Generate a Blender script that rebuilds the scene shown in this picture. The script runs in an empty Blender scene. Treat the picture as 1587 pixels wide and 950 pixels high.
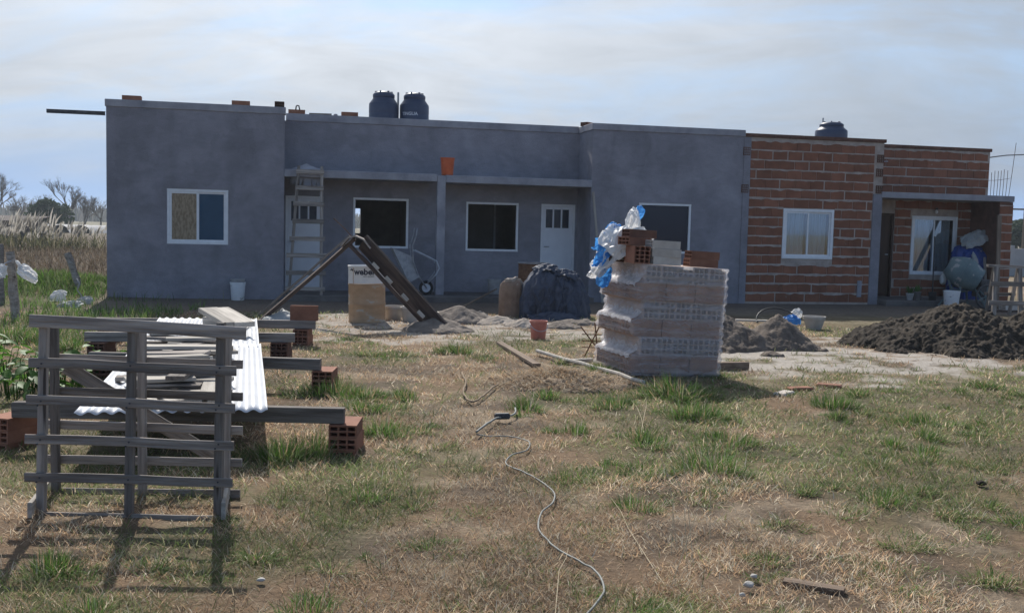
import bpy, bmesh, math, random
import numpy as np
from mathutils import Matrix, Vector, Euler

random.seed(7)
RNG = np.random.default_rng(11)
SC = bpy.context.scene
COL = SC.collection
rad = math.radians

# ------------------------------------------------------------------ camera
FPX, PW, PH = 1600.0, 1587.0, 950.0
PITCH, ROLL, CAMH = rad(4.4), rad(1.4), 1.5
cam_d = bpy.data.cameras.new('camera')
cam = bpy.data.objects.new('camera', cam_d)
COL.objects.link(cam)
CR = Matrix.Rotation(math.pi / 2 - PITCH, 4, 'X') @ Matrix.Rotation(ROLL, 4, 'Z')
cam.matrix_world = Matrix.Translation((0, 0, CAMH)) @ CR
cam_d.sensor_width = 36.0
cam_d.lens = 36.0 * FPX / PW
cam_d.clip_start = 0.1
cam_d.clip_end = 6000
SC.camera = cam

# ------------------------------------------------------------------ light
SUN_EL, SUN_AZ = rad(42), rad(-15)          # azimuth measured from +Y towards +X
sun_dir = Vector((math.sin(SUN_AZ) * math.cos(SUN_EL), math.cos(SUN_AZ) * math.cos(SUN_EL), math.sin(SUN_EL)))
sd = bpy.data.lights.new('sun', 'SUN')
sd.energy = 5.0
sd.angle = rad(0.6)
sd.color = (1.0, 0.955, 0.89)
so = bpy.data.objects.new('sun', sd)
COL.objects.link(so)
so.rotation_euler = sun_dir.to_track_quat('Z', 'Y').to_euler()
so.location = (0, 0, 30)

world = bpy.data.worlds.new('World')
SC.world = world
world.use_nodes = True
wn, wl = world.node_tree.nodes, world.node_tree.links
wn.clear()
w_out = wn.new('ShaderNodeOutputWorld')
w_bg = wn.new('ShaderNodeBackground')
w_bg.inputs['Strength'].default_value = 0.133
sky = wn.new('ShaderNodeTexSky')
sky.sky_type = 'NISHITA'
sky.sun_disc = False
sky.sun_elevation = SUN_EL
sky.sun_rotation = SUN_AZ
sky.air_density = 1.0
sky.dust_density = 0.1
sky.ozone_density = 2.5
tc = wn.new('ShaderNodeTexCoord')
sep = wn.new('ShaderNodeSeparateXYZ')
wl.new(tc.outputs['Generated'], sep.inputs[0])


def wmath(op, a, b=None, clamp=False):
    n = wn.new('ShaderNodeMath')
    n.operation = op
    n.use_clamp = clamp
    for i, v in enumerate((a, b)):
        if v is None:
            continue
        if isinstance(v, (int, float)):
            n.inputs[i].default_value = v
        else:
            wl.new(v, n.inputs[i])
    return n.outputs[0]


zc = wmath('MAXIMUM', sep.outputs['Z'], 0.0)
den = wmath('ADD', zc, 0.30)
cx = wmath('DIVIDE', sep.outputs['X'], den)
cy = wmath('DIVIDE', sep.outputs['Y'], den)
comb = wn.new('ShaderNodeCombineXYZ')
wl.new(cx, comb.inputs[0])
wl.new(cy, comb.inputs[1])
mp = wn.new('ShaderNodeMapping')
mp.inputs['Rotation'].default_value = (0, 0, rad(24))
mp.inputs['Scale'].default_value = (0.8, 1.45, 1)
mp.inputs['Location'].default_value = (3.3, 1.2, 0)
wl.new(comb.outputs[0], mp.inputs[0])
n1 = wn.new('ShaderNodeTexNoise')
n1.inputs['Scale'].default_value = 1.5
n1.inputs['Detail'].default_value = 7
n1.inputs['Roughness'].default_value = 0.6
n1.inputs['Distortion'].default_value = 0.5
wl.new(mp.outputs[0], n1.inputs['Vector'])
mr = wn.new('ShaderNodeMapRange')
mr.interpolation_type = 'SMOOTHSTEP'
mr.inputs['From Min'].default_value = 0.30
mr.inputs['From Max'].default_value = 0.58
mr.inputs['To Min'].default_value = 0.34
mr.inputs['To Max'].default_value = 0.97
wl.new(n1.outputs['Fac'], mr.inputs['Value'])
# cloud cover thins out towards the horizon
hz = wn.new('ShaderNodeMapRange')
hz.interpolation_type = 'SMOOTHSTEP'
hz.inputs['From Min'].default_value = 0.02
hz.inputs['From Max'].default_value = 0.06
wl.new(sep.outputs['Z'], hz.inputs['Value'])
cfac0 = wmath('MULTIPLY', mr.outputs[0], hz.outputs[0], True)
# thin cloud scatters forward: brighter around the sun
dotn = wn.new('ShaderNodeVectorMath')
dotn.operation = 'DOT_PRODUCT'
wl.new(tc.outputs['Generated'], dotn.inputs[0])
dotn.inputs[1].default_value = sun_dir
thin = wn.new('ShaderNodeMapRange')
thin.interpolation_type = 'SMOOTHSTEP'
thin.inputs['From Min'].default_value = 0.1
thin.inputs['From Max'].default_value = 0.92
thin.inputs['To Min'].default_value = 0.10
thin.inputs['To Max'].default_value = 1.0
wl.new(dotn.outputs['Value'], thin.inputs['Value'])
cfac = wmath('MULTIPLY', cfac0, thin.outputs[0], True)
fwd = wmath('POWER', wmath('MAXIMUM', dotn.outputs['Value'], 0.0), 5.0)
n3 = wn.new('ShaderNodeTexNoise')
n3.inputs['Scale'].default_value = 3.2
n3.inputs['Detail'].default_value = 8
n3.inputs['Roughness'].default_value = 0.62
n3.inputs['Distortion'].default_value = 0.8
wl.new(mp.outputs[0], n3.inputs['Vector'])
cb = wmath('MULTIPLY', wmath('ADD', wmath('MULTIPLY', fwd, 6.9), 2.0), wmath('ADD', wmath('MULTIPLY', n3.outputs['Fac'], 0.55), 0.76))
ccol = wn.new('ShaderNodeMix')
ccol.data_type = 'RGBA'
ccol.blend_type = 'MULTIPLY'
ccol.inputs['Factor'].default_value = 1
ccol.inputs['A'].default_value = (0.95, 1.0, 1.07, 1)
wl.new(cb, ccol.inputs['B'])
# pale blue air low over the horizon
hz2 = wn.new('ShaderNodeMapRange')
hz2.interpolation_type = 'SMOOTHSTEP'
hz2.inputs['From Min'].default_value = 0.02
hz2.inputs['From Max'].default_value = 0.30
hz2.inputs['To Min'].default_value = 0.97
hz2.inputs['To Max'].default_value = 0.0
wl.new(sep.outputs['Z'], hz2.inputs['Value'])
mixh = wn.new('ShaderNodeMix')
mixh.data_type = 'RGBA'
wl.new(hz2.outputs[0], mixh.inputs['Factor'])
wl.new(sky.outputs[0], mixh.inputs['A'])
mixh.inputs['B'].default_value = (2.05, 3.15, 5.2, 1)
mixc = wn.new('ShaderNodeMix')
mixc.data_type = 'RGBA'
wl.new(cfac, mixc.inputs['Factor'])
wl.new(mixh.outputs['Result'], mixc.inputs['A'])
wl.new(ccol.outputs['Result'], mixc.inputs['B'])
wl.new(mixc.outputs['Result'], w_bg.inputs['Color'])
wl.new(w_bg.outputs[0], w_out.inputs[0])

SC.view_settings.view_transform = 'Standard'
SC.view_settings.look = 'None'
SC.view_settings.exposure = 0.22
SC.view_settings.gamma = 1.0
SC.render.engine = 'CYCLES'
SC.cycles.max_bounces = 6
SC.cycles.transparent_max_bounces = 12
SC.cycles.use_denoising = True


# ------------------------------------------------------------------ pixels to places
CRM = np.array(CR.to_3x3())


def ray(x, y):
    return CRM @ np.array([(x - PW / 2) / FPX, -(y - PH / 2) / FPX, -1.0])


def G(x, y, z=0.0):
    """the point at height z on the sight line of photo pixel (x, y)"""
    d = ray(x, y)
    t = (z - CAMH) / d[2]
    return Vector((t * d[0], t * d[1], z))


def AY(x, y, Y):
    d = ray(x, y)
    t = Y / d[1]
    return Vector((t * d[0], Y, CAMH + t * d[2]))


HP0 = Vector((-7.527, 19.129, 0))
HANG = rad(12.376)
HM = Matrix.Translation(HP0) @ Matrix.Rotation(HANG, 4, 'Z')    # house frame: x along front, y into the house


def HW(s, d, z=0.0):
    return HM @ Vector((s, d, z))


# ------------------------------------------------------------------ materials
MATS = {}


def mat(name, c1, c2=None, scale=6.0, rough=0.85, bump=0.0, bscale=None, stretch=(1, 1, 1), detail=5, c3=None, rnd=0.0,
        metal=0.0, spec=0.3, contrast=(0.35, 0.65), speck=None, trans=0.0, coords='Object', dist=0.0):
    """procedural material: two or three tones by noise, a fine relief, an optional shift for each object"""
    if name in MATS:
        return MATS[name]
    m = bpy.data.materials.new(name)
    m.use_nodes = True
    n, l = m.node_tree.nodes, m.node_tree.links
    b = n['Principled BSDF']
    b.inputs['Roughness'].default_value = rough
    b.inputs['Metallic'].default_value = metal
    b.inputs['Specular IOR Level'].default_value = spec
    t = n.new('ShaderNodeTexCoord')
    mpn = n.new('ShaderNodeMapping')
    mpn.inputs['Scale'].default_value = stretch
    l.new(t.outputs[coords], mpn.inputs[0])
    oi = n.new('ShaderNodeObjectInfo')
    if rnd:
        va = n.new('ShaderNodeVectorMath')
        va.operation = 'MULTIPLY_ADD'
        cmb = n.new('ShaderNodeCombineXYZ')
        for i in range(3):
            l.new(oi.outputs['Random'], cmb.inputs[i])
        l.new(cmb.outputs[0], va.inputs[0])
        va.inputs[1].default_value = (37, 53, 71)
        l.new(t.outputs[coords], va.inputs[2])
        l.new(va.outputs[0], mpn.inputs[0])
    col = None
    if c2 is not None:
        ns = n.new('ShaderNodeTexNoise')
        ns.inputs['Scale'].default_value = scale
        ns.inputs['Detail'].default_value = detail
        ns.inputs['Roughness'].default_value = 0.6
        ns.inputs['Distortion'].default_value = dist
        l.new(mpn.outputs[0], ns.inputs['Vector'])
        r = n.new('ShaderNodeValToRGB')
        r.color_ramp.elements[0].position = contrast[0]
        r.color_ramp.elements[1].position = contrast[1]
        r.color_ramp.elements[0].color = (*c1, 1)
        r.color_ramp.elements[1].color = (*c2, 1)
        if c3 is not None:
            e = r.color_ramp.elements.new(min(0.98, contrast[1] + 0.12))
            e.color = (*c3, 1)
        l.new(ns.outputs['Fac'], r.inputs[0])
        col = r.outputs[0]
    if speck:
        s2 = n.new('ShaderNodeTexNoise')
        s2.inputs['Scale'].default_value = speck[1]
        s2.inputs['Detail'].default_value = 3
        l.new(mpn.outputs[0], s2.inputs['Vector'])
        mrg = n.new('ShaderNodeMapRange')
        mrg.inputs['From Min'].default_value = speck[2]
        mrg.inputs['From Max'].default_value = speck[2] + 0.06
        l.new(s2.outputs['Fac'], mrg.inputs['Value'])
        mx = n.new('ShaderNodeMix')
        mx.data_type = 'RGBA'
        l.new(mrg.outputs[0], mx.inputs['Factor'])
        if col is None:
            mx.inputs['A'].default_value = (*c1, 1)
        else:
            l.new(col, mx.inputs['A'])
        mx.inputs['B'].default_value = (*speck[0], 1)
        col = mx.outputs['Result']
    if rnd:
        hs = n.new('ShaderNodeHueSaturation')
        mr2 = n.new('ShaderNodeMapRange')
        mr2.inputs['To Min'].default_value = 1 - rnd
        mr2.inputs['To Max'].default_value = 1 + rnd
        l.new(oi.outputs['Random'], mr2.inputs['Value'])
        l.new(mr2.outputs[0], hs.inputs['Value'])
        if col is None:
            hs.inputs['Color'].default_value = (*c1, 1)
        else:
            l.new(col, hs.inputs['Color'])
        col = hs.outputs[0]
    if col is None:
        b.inputs['Base Color'].default_value = (*c1, 1)
    else:
        l.new(col, b.inputs['Base Color'])
    if bump:
        nb = n.new('ShaderNodeTexNoise')
        nb.inputs['Scale'].default_value = bscale or scale * 4
        nb.inputs['Detail'].default_value = 6
        l.new(mpn.outputs[0], nb.inputs['Vector'])
        bp = n.new('ShaderNodeBump')
        bp.inputs['Strength'].default_value = bump
        bp.inputs['Distance'].default_value = 0.02
        l.new(nb.outputs['Fac'], bp.inputs['Height'])
        l.new(bp.outputs[0], b.inputs['Normal'])
    if trans:
        tr = n.new('ShaderNodeBsdfTranslucent')
        ms = n.new('ShaderNodeMixShader')
        ms.inputs[0].default_value = trans
        if col is None:
            tr.inputs['Color'].default_value = (*c1, 1)
        else:
            l.new(col, tr.inputs['Color'])
        l.new(b.outputs[0], ms.inputs[1])
        l.new(tr.outputs[0], ms.inputs[2])
        l.new(ms.outputs[0], n['Material Output'].inputs['Surface'])
    MATS[name] = m
    return m


def attr_mat(name, rough=0.9, trans=0.0, bump=0.0, bscale=40, vary=0.0, vscale=18):
    """colour from the mesh's own colour attribute (grass blades, earth)"""
    m = bpy.data.materials.new(name)
    m.use_nodes = True
    n, l = m.node_tree.nodes, m.node_tree.links
    b = n['Principled BSDF']
    b.inputs['Roughness'].default_value = rough
    b.inputs['Specular IOR Level'].default_value = 0.15
    a = n.new('ShaderNodeAttribute')
    a.attribute_name = 'tint'
    col = a.outputs['Color']
    t = n.new('ShaderNodeTexCoord')
    if vary:
        ns = n.new('ShaderNodeTexNoise')
        ns.inputs['Scale'].default_value = vscale
        ns.inputs['Detail'].default_value = 8
        ns.inputs['Roughness'].default_value = 0.7
        l.new(t.outputs['Object'], ns.inputs['Vector'])
        mrg = n.new('ShaderNodeMapRange')
        mrg.inputs['From Min'].default_value = 0.3
        mrg.inputs['From Max'].default_value = 0.7
        mrg.inputs['To Min'].default_value = 1 - vary
        mrg.inputs['To Max'].default_value = 1 + vary
        l.new(ns.outputs['Fac'], mrg.inputs['Value'])
        mx = n.new('ShaderNodeMix')
        mx.data_type = 'RGBA'
        mx.blend_type = 'MULTIPLY'
        mx.inputs['Factor'].default_value = 1
        l.new(col, mx.inputs['A'])
        l.new(mrg.outputs[0], mx.inputs['B'])
        col = mx.outputs['Result']
    l.new(col, b.inputs['Base Color'])
    if bump:
        nb = n.new('ShaderNodeTexNoise')
        nb.inputs['Scale'].default_value = bscale
        nb.inputs['Detail'].default_value = 8
        nb.inputs['Roughness'].default_value = 0.7
        l.new(t.outputs['Object'], nb.inputs['Vector'])
        bp = n.new('ShaderNodeBump')
        bp.inputs['Strength'].default_value = bump
        bp.inputs['Distance'].default_value = 0.03
        l.new(nb.outputs['Fac'], bp.inputs['Height'])
        l.new(bp.outputs[0], b.inputs['Normal'])
    if trans:
        tr = n.new('ShaderNodeBsdfTranslucent')
        ms = n.new('ShaderNodeMixShader')
        ms.inputs[0].default_value = trans
        l.new(col, tr.inputs['Color'])
        l.new(b.outputs[0], ms.inputs[1])
        l.new(tr.outputs[0], ms.inputs[2])
        l.new(ms.outputs[0], n['Material Output'].inputs['Surface'])
    return m


def film_mat(name, tint, dens, rough=0.25, nscale=14, streak=(1, 1, 4)):
    """clear plastic film: mostly see-through, milky where it is wrinkled"""
    m = bpy.data.materials.new(name)
    m.use_nodes = True
    n, l = m.node_tree.nodes, m.node_tree.links
    b = n['Principled BSDF']
    b.inputs['Base Color'].default_value = (*tint, 1)
    b.inputs['Roughness'].default_value = rough
    tr = n.new('ShaderNodeBsdfTransparent')
    tl = n.new('ShaderNodeBsdfTranslucent')
    tl.inputs['Color'].default_value = (*tint, 1)
    m0 = n.new('ShaderNodeMixShader')
    m0.inputs[0].default_value = 0.45
    l.new(b.outputs[0], m0.inputs[1])
    l.new(tl.outputs[0], m0.inputs[2])
    t = n.new('ShaderNodeTexCoord')
    mpn = n.new('ShaderNodeMapping')
    mpn.inputs['Scale'].default_value = streak
    l.new(t.outputs['Object'], mpn.inputs[0])
    ns = n.new('ShaderNodeTexNoise')
    ns.inputs['Scale'].default_value = nscale
    ns.inputs['Detail'].default_value = 6
    ns.inputs['Roughness'].default_value = 0.65
    ns.inputs['Distortion'].default_value = 0.8
    l.new(mpn.outputs[0], ns.inputs['Vector'])
    mrg = n.new('ShaderNodeMapRange')
    mrg.inputs['From Min'].default_value = 0.3
    mrg.inputs['From Max'].default_value = 0.75
    mrg.inputs['To Min'].default_value = dens * 0.45
    mrg.inputs['To Max'].default_value = min(0.95, dens * 1.9)
    l.new(ns.outputs['Fac'], mrg.inputs['Value'])
    bp = n.new('ShaderNodeBump')
    bp.inputs['Strength'].default_value = 0.6
    bp.inputs['Distance'].default_value = 0.02
    l.new(ns.outputs['Fac'], bp.inputs['Height'])
    l.new(bp.outputs[0], b.inputs['Normal'])
    ms = n.new('ShaderNodeMixShader')
    l.new(mrg.outputs[0], ms.inputs[0])
    l.new(tr.outputs[0], ms.inputs[1])
    l.new(m0.outputs[0], ms.inputs[2])
    l.new(ms.outputs[0], n['Material Output'].inputs['Surface'])
    MATS[name] = m
    return m


def glass_mat(name, tint=(0.9, 0.95, 1.0), refl=0.16):
    m = bpy.data.materials.new(name)
    m.use_nodes = True
    n, l = m.node_tree.nodes, m.node_tree.links
    n.remove(n['Principled BSDF'])
    tr = n.new('ShaderNodeBsdfTransparent')
    tr.inputs['Color'].default_value = (*tint, 1)
    gl = n.new('ShaderNodeBsdfGlossy')
    gl.inputs['Roughness'].default_value = 0.02
    gl.inputs['Color'].default_value = (1, 1, 1, 1)
    ms = n.new('ShaderNodeMixShader')
    ms.inputs[0].default_value = refl
    l.new(tr.outputs[0], ms.inputs[1])
    l.new(gl.outputs[0], ms.inputs[2])
    l.new(ms.outputs[0], n['Material Output'].inputs['Surface'])
    MATS[name] = m
    return m


def plaster_mat():
    m = mat('plaster', (0.20, 0.194, 0.218), (0.29, 0.283, 0.315), 0.7, 0.95, 0.0, detail=9, contrast=(0.28, 0.72), dist=1.2)
    n, l = m.node_tree.nodes, m.node_tree.links
    b = n['Principled BSDF']
    t = n.new('ShaderNodeTexCoord')
    src = b.inputs['Base Color'].links[0].from_socket
    # sweeps of the float, damp blotches and rain runs
    for (sc, st, lo, hi, a0, a1, dist) in ((2.6, (0.8, 1, 0.9), 0.35, 0.68, 0.90, 1.08, 0.8), (7.0, (0.6, 1, 1.3), 0.3, 0.7, 0.93, 1.06, 1.0), (1.1, (1.6, 1, 0.5), 0.52, 0.75, 1.0, 0.80, 0.4), (60, (1, 1, 1), 0.3, 0.7, 0.9, 1.1, 0)):
        mp_ = n.new('ShaderNodeMapping')
        mp_.inputs['Scale'].default_value = st
        mp_.inputs['Location'].default_value = (sc, sc * 2.1, 1.7)
        l.new(t.outputs['Object'], mp_.inputs[0])
        ns = n.new('ShaderNodeTexNoise')
        ns.inputs['Scale'].default_value = sc
        ns.inputs['Detail'].default_value = 6
        ns.inputs['Distortion'].default_value = dist
        l.new(mp_.outputs[0], ns.inputs['Vector'])
        r = n.new('ShaderNodeMapRange')
        r.inputs['From Min'].default_value = lo
        r.inputs['From Max'].default_value = hi
        r.inputs['To Min'].default_value = a0
        r.inputs['To Max'].default_value = a1
        l.new(ns.outputs['Fac'], r.inputs['Value'])
        mx = n.new('ShaderNodeMix')
        mx.data_type = 'RGBA'
        mx.blend_type = 'MULTIPLY'
        mx.inputs['Factor'].default_value = 1
        l.new(src, mx.inputs['A'])
        l.new(r.outputs[0], mx.inputs['B'])
        src = mx.outputs['Result']
        if sc == 2.6:
            relief = ns.outputs['Fac']
    # plates left by the float, each a shade apart
    wp = n.new('ShaderNodeTexNoise')
    wp.inputs['Scale'].default_value = 3.0
    wp.inputs['Detail'].default_value = 4
    l.new(t.outputs['Object'], wp.inputs['Vector'])
    wa = n.new('ShaderNodeVectorMath')
    wa.operation = 'MULTIPLY_ADD'
    l.new(wp.outputs['Color'], wa.inputs[0])
    wa.inputs[1].default_value = (0.5, 0.5, 0.5)
    l.new(t.outputs['Object'], wa.inputs[2])
    vo = n.new('ShaderNodeTexVoronoi')
    vo.inputs['Scale'].default_value = 1.7
    l.new(wa.outputs[0], vo.inputs['Vector'])
    r = n.new('ShaderNodeMapRange')
    r.inputs['To Min'].default_value = 0.92
    r.inputs['To Max'].default_value = 1.06
    l.new(vo.outputs['Color'], r.inputs['Value'])
    mx = n.new('ShaderNodeMix')
    mx.data_type = 'RGBA'
    mx.blend_type = 'MULTIPLY'
    mx.inputs['Factor'].default_value = 1
    l.new(src, mx.inputs['A'])
    l.new(r.outputs[0], mx.inputs['B'])
    src = mx.outputs['Result']
    l.new(src, b.inputs['Base Color'])
    fine = n.new('ShaderNodeTexNoise')
    fine.inputs['Scale'].default_value = 38
    fine.inputs['Detail'].default_value = 8
    fine.inputs['Roughness'].default_value = 0.7
    l.new(t.outputs['Object'], fine.inputs['Vector'])
    ad = n.new('ShaderNodeMath')
    ad.operation = 'MULTIPLY_ADD'
    l.new(relief, ad.inputs[0])
    ad.inputs[1].default_value = 1.2
    l.new(fine.outputs['Fac'], ad.inputs[2])
    bp = n.new('ShaderNodeBump')
    bp.inputs['Strength'].default_value = 0.6
    bp.inputs['Distance'].default_value = 0.02
    l.new(ad.outputs[0], bp.inputs['Height'])
    l.new(bp.outputs[0], b.inputs['Normal'])


plaster_mat()
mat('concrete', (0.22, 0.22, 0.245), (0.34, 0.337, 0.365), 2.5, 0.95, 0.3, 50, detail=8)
mat('mortar', (0.30, 0.245, 0.21), (0.46, 0.385, 0.335), 5, 0.98, 0.5, 60, detail=8)
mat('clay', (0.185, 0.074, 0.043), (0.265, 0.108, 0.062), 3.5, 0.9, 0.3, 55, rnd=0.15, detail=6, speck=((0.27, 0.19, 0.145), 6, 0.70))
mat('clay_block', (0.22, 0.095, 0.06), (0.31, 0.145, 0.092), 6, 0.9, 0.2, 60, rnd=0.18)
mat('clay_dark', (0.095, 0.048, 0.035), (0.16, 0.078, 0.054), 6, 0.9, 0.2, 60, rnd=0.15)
mat('clay_pale', (0.46, 0.40, 0.35), (0.58, 0.52, 0.46), 8, 0.95, 0.2, 60, rnd=0.06)
mat('clay_dust', (0.37, 0.275, 0.22), (0.48, 0.37, 0.30), 6, 0.95, 0.2, 60, rnd=0.1)
mat('clay_pack', (0.24, 0.135, 0.09), (0.34, 0.20, 0.135), 6, 0.9, 0.2, 60, rnd=0.14)
mat('white_frame', (0.78, 0.79, 0.80), (0.70, 0.71, 0.72), 9, 0.45, 0)
mat('white_door', (0.64, 0.65, 0.68), (0.72, 0.73, 0.75), 3, 0.5, 0.03, 30)
mat('brown_door', (0.045, 0.022, 0.014), (0.08, 0.04, 0.025), 8, 0.6, 0.1, 40, stretch=(1, 1, 0.15))
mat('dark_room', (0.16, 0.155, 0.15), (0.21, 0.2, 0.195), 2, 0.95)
mat('osb', (0.22, 0.165, 0.105), (0.34, 0.265, 0.18), 26, 0.8, 0.2, 60, stretch=(1, 1, 0.4), contrast=(0.4, 0.6))
mat('blue_sheet', (0.018, 0.058, 0.105), (0.026, 0.075, 0.13), 4, 0.55)
mat('dark_glass', (0.008, 0.013, 0.03), rough=0.15, spec=0.35)
glass_mat('glass', (0.80, 0.86, 0.92), 0.14)
glass_mat('glass_dim', (0.35, 0.40, 0.47), 0.05)
mat('curtain', (0.62, 0.58, 0.5), (0.75, 0.72, 0.66), 3, 0.9, stretch=(6, 1, 0.3), trans=0.25)
mat('wood_grey', (0.14, 0.12, 0.106), (0.34, 0.30, 0.265), 7, 0.92, 0.7, 22, stretch=(0.25, 4, 4), rnd=0.38, detail=9, speck=((0.05, 0.042, 0.038), 5, 0.66))
mat('wood_pale', (0.30, 0.27, 0.235), (0.47, 0.43, 0.375), 7, 0.92, 0.45, 22, stretch=(0.25, 4, 4), rnd=0.2, detail=8)
mat('wood_dark', (0.035, 0.024, 0.022), (0.115, 0.078, 0.062), 5, 0.85, 0.6, 16, stretch=(0.3, 3, 3), rnd=0.1, detail=8, c3=(0.25, 0.22, 0.19))
mat('wood_brown', (0.12, 0.085, 0.06), (0.23, 0.17, 0.125), 7, 0.9, 0.4, 22, stretch=(0.25, 4, 4), rnd=0.1, detail=8)
mat('zinc', (0.56, 0.57, 0.59), (0.66, 0.67, 0.69), 2.5, 0.38, 0.0, metal=0.0, spec=0.5, speck=((0.5, 0.45, 0.38), 3.2, 0.64), stretch=(1, 0.35, 1))
mat('rust', (0.09, 0.045, 0.025), (0.17, 0.085, 0.045), 20, 0.9, 0.3, 60)
mat('dark_steel', (0.035, 0.036, 0.04), (0.075, 0.075, 0.08), 12, 0.6, 0.1, 50)
mat('grey_steel', (0.24, 0.245, 0.255), (0.38, 0.38, 0.39), 9, 0.55, 0.15, 40, metal=0.3)
mat('pale_steel', (0.40, 0.42, 0.46), (0.5, 0.52, 0.56), 9, 0.5, 0.1, 40, metal=0.3)
mat('tank_blue', (0.030, 0.044, 0.085), (0.042, 0.060, 0.105), 3, 0.45, 0.02, 30)
mat('tank_print', (0.55, 0.58, 0.62), rough=0.7)
mat('drum_tan', (0.36, 0.225, 0.125), (0.46, 0.30, 0.175), 5, 0.6, 0.08, 30, stretch=(1, 1, 2), speck=((0.42, 0.36, 0.29), 5, 0.60))
mat('drum_white', (0.62, 0.61, 0.59), (0.74, 0.73, 0.71), 5, 0.6, 0.05, 30, speck=((0.16, 0.13, 0.11), 9, 0.66))
mat('drum_ink', (0.03, 0.03, 0.05), rough=0.7)
mat('plastic_orange', (0.52, 0.10, 0.035), (0.62, 0.14, 0.05), 8, 0.5, 0.04, 30, speck=((0.5, 0.4, 0.33), 8, 0.68))
mat('plastic_red', (0.46, 0.15, 0.11), (0.54, 0.20, 0.145), 8, 0.5, 0.04, 30, speck=((0.55, 0.42, 0.36), 8, 0.66))
mat('plastic_white', (0.68, 0.69, 0.70), (0.78, 0.78, 0.78), 6, 0.5, 0.04, 30, speck=((0.28, 0.27, 0.27), 7, 0.63))
mat('plastic_grey', (0.26, 0.25, 0.25), (0.38, 0.37, 0.36), 8, 0.8, 0.15, 40)
mat('cement_bucket', (0.40, 0.37, 0.33), (0.50, 0.47, 0.43), 8, 0.9, 0.2, 40)
mat('plastic_black', (0.02, 0.02, 0.022), (0.04, 0.04, 0.042), 8, 0.5)
mat('tarp_navy', (0.036, 0.045, 0.070), (0.062, 0.074, 0.105), 3, 0.72, 0.7, 7, dist=0.5, speck=((0.3, 0.31, 0.34), 5, 0.69))
mat('tarp_blue', (0.010, 0.035, 0.17), (0.018, 0.055, 0.23), 4, 0.55, 0.2, 20)
mat('sack_paper', (0.24, 0.20, 0.165), (0.36, 0.31, 0.26), 4, 0.9, 0.25, 20)
mat('sack_brown', (0.17, 0.115, 0.08), (0.27, 0.19, 0.14), 4, 0.9, 0.3, 25)
mat('bag_white', (0.76, 0.75, 0.73), (0.84, 0.83, 0.81), 5, 0.5, 0.25, 14, trans=0.35)
mat('bag_blue', (0.05, 0.26, 0.66), (0.10, 0.36, 0.76), 6, 0.45, 0.25, 14, trans=0.4)
mat('bag_grey', (0.36, 0.37, 0.36), (0.46, 0.47, 0.46), 5, 0.6, 0.2, 14, trans=0.2)
mat('mixer_paint', (0.085, 0.13, 0.14), (0.14, 0.19, 0.195), 4, 0.7, 0.2, 25, speck=((0.33, 0.32, 0.3), 6, 0.6))
mat('rubber', (0.018, 0.018, 0.02), rough=0.8)
mat('sand_pile', (0.13, 0.108, 0.09), (0.22, 0.185, 0.155), 9, 0.98, 0.7, 40, detail=9)
mat('earth_pile', (0.085, 0.068, 0.056), (0.15, 0.122, 0.10), 8, 0.98, 0.7, 40, detail=9)
mat('soil_pile', (0.022, 0.017, 0.012), (0.055, 0.042, 0.030), 7, 0.98, 0.8, 26, detail=9)
mat('straw', (0.17, 0.125, 0.085), (0.28, 0.215, 0.145), 14, 0.95, 0.5, 60)
mat('stalk', (0.38, 0.31, 0.20), (0.5, 0.42, 0.29), 20, 0.8)
mat('cable', (0.15, 0.155, 0.145), (0.22, 0.225, 0.205), 12, 0.6)
mat('bark_grey', (0.10, 0.09, 0.085), (0.17, 0.155, 0.145), 6, 0.95)
mat('twig', (0.12, 0.105, 0.10), (0.20, 0.18, 0.165), 3, 0.95, rnd=0.15)
mat('leaf_dark', (0.025, 0.045, 0.02), (0.05, 0.085, 0.035), 2, 0.8, rnd=0.2, trans=0.2)
mat('leaf_weed', (0.055, 0.13, 0.02), (0.10, 0.21, 0.035), 9, 0.55, 0.1, 20, rnd=0.3, trans=0.45)
mat('stone_white', (0.33, 0.31, 0.28), (0.46, 0.44, 0.41), 9, 0.95, 0.4, 30)
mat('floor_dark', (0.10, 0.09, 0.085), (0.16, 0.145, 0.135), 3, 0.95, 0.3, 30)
mat('shed_brown', (0.07, 0.055, 0.05), (0.11, 0.09, 0.08), 3, 0.95)
mat('wall_far', (0.36, 0.35, 0.34), (0.44, 0.43, 0.42), 1.5, 0.95)
film_mat('film', (0.84, 0.81, 0.83), 0.27, 0.2, 3.2, (1.0, 1.0, 4))
film_mat('film_band', (0.84, 0.84, 0.87), 0.17, 0.2, 5, (1, 1, 6))
film_mat('film_highlight', (0.93, 0.93, 0.94), 0.85, 0.25, 9, (1.0, 1.0, 2))  # whitest film, ledge highlights put into its colour
GRASS = attr_mat('grass_blade', 0.75, 0.42)
EARTH = attr_mat('earth', 0.97, 0, 0.9, 34, 0.32, 16)
PLUME = attr_mat('pampas_plume', 0.9, 0.5)


# ------------------------------------------------------------------ mesh helpers
WM = {}
MESHES = {}


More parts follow.
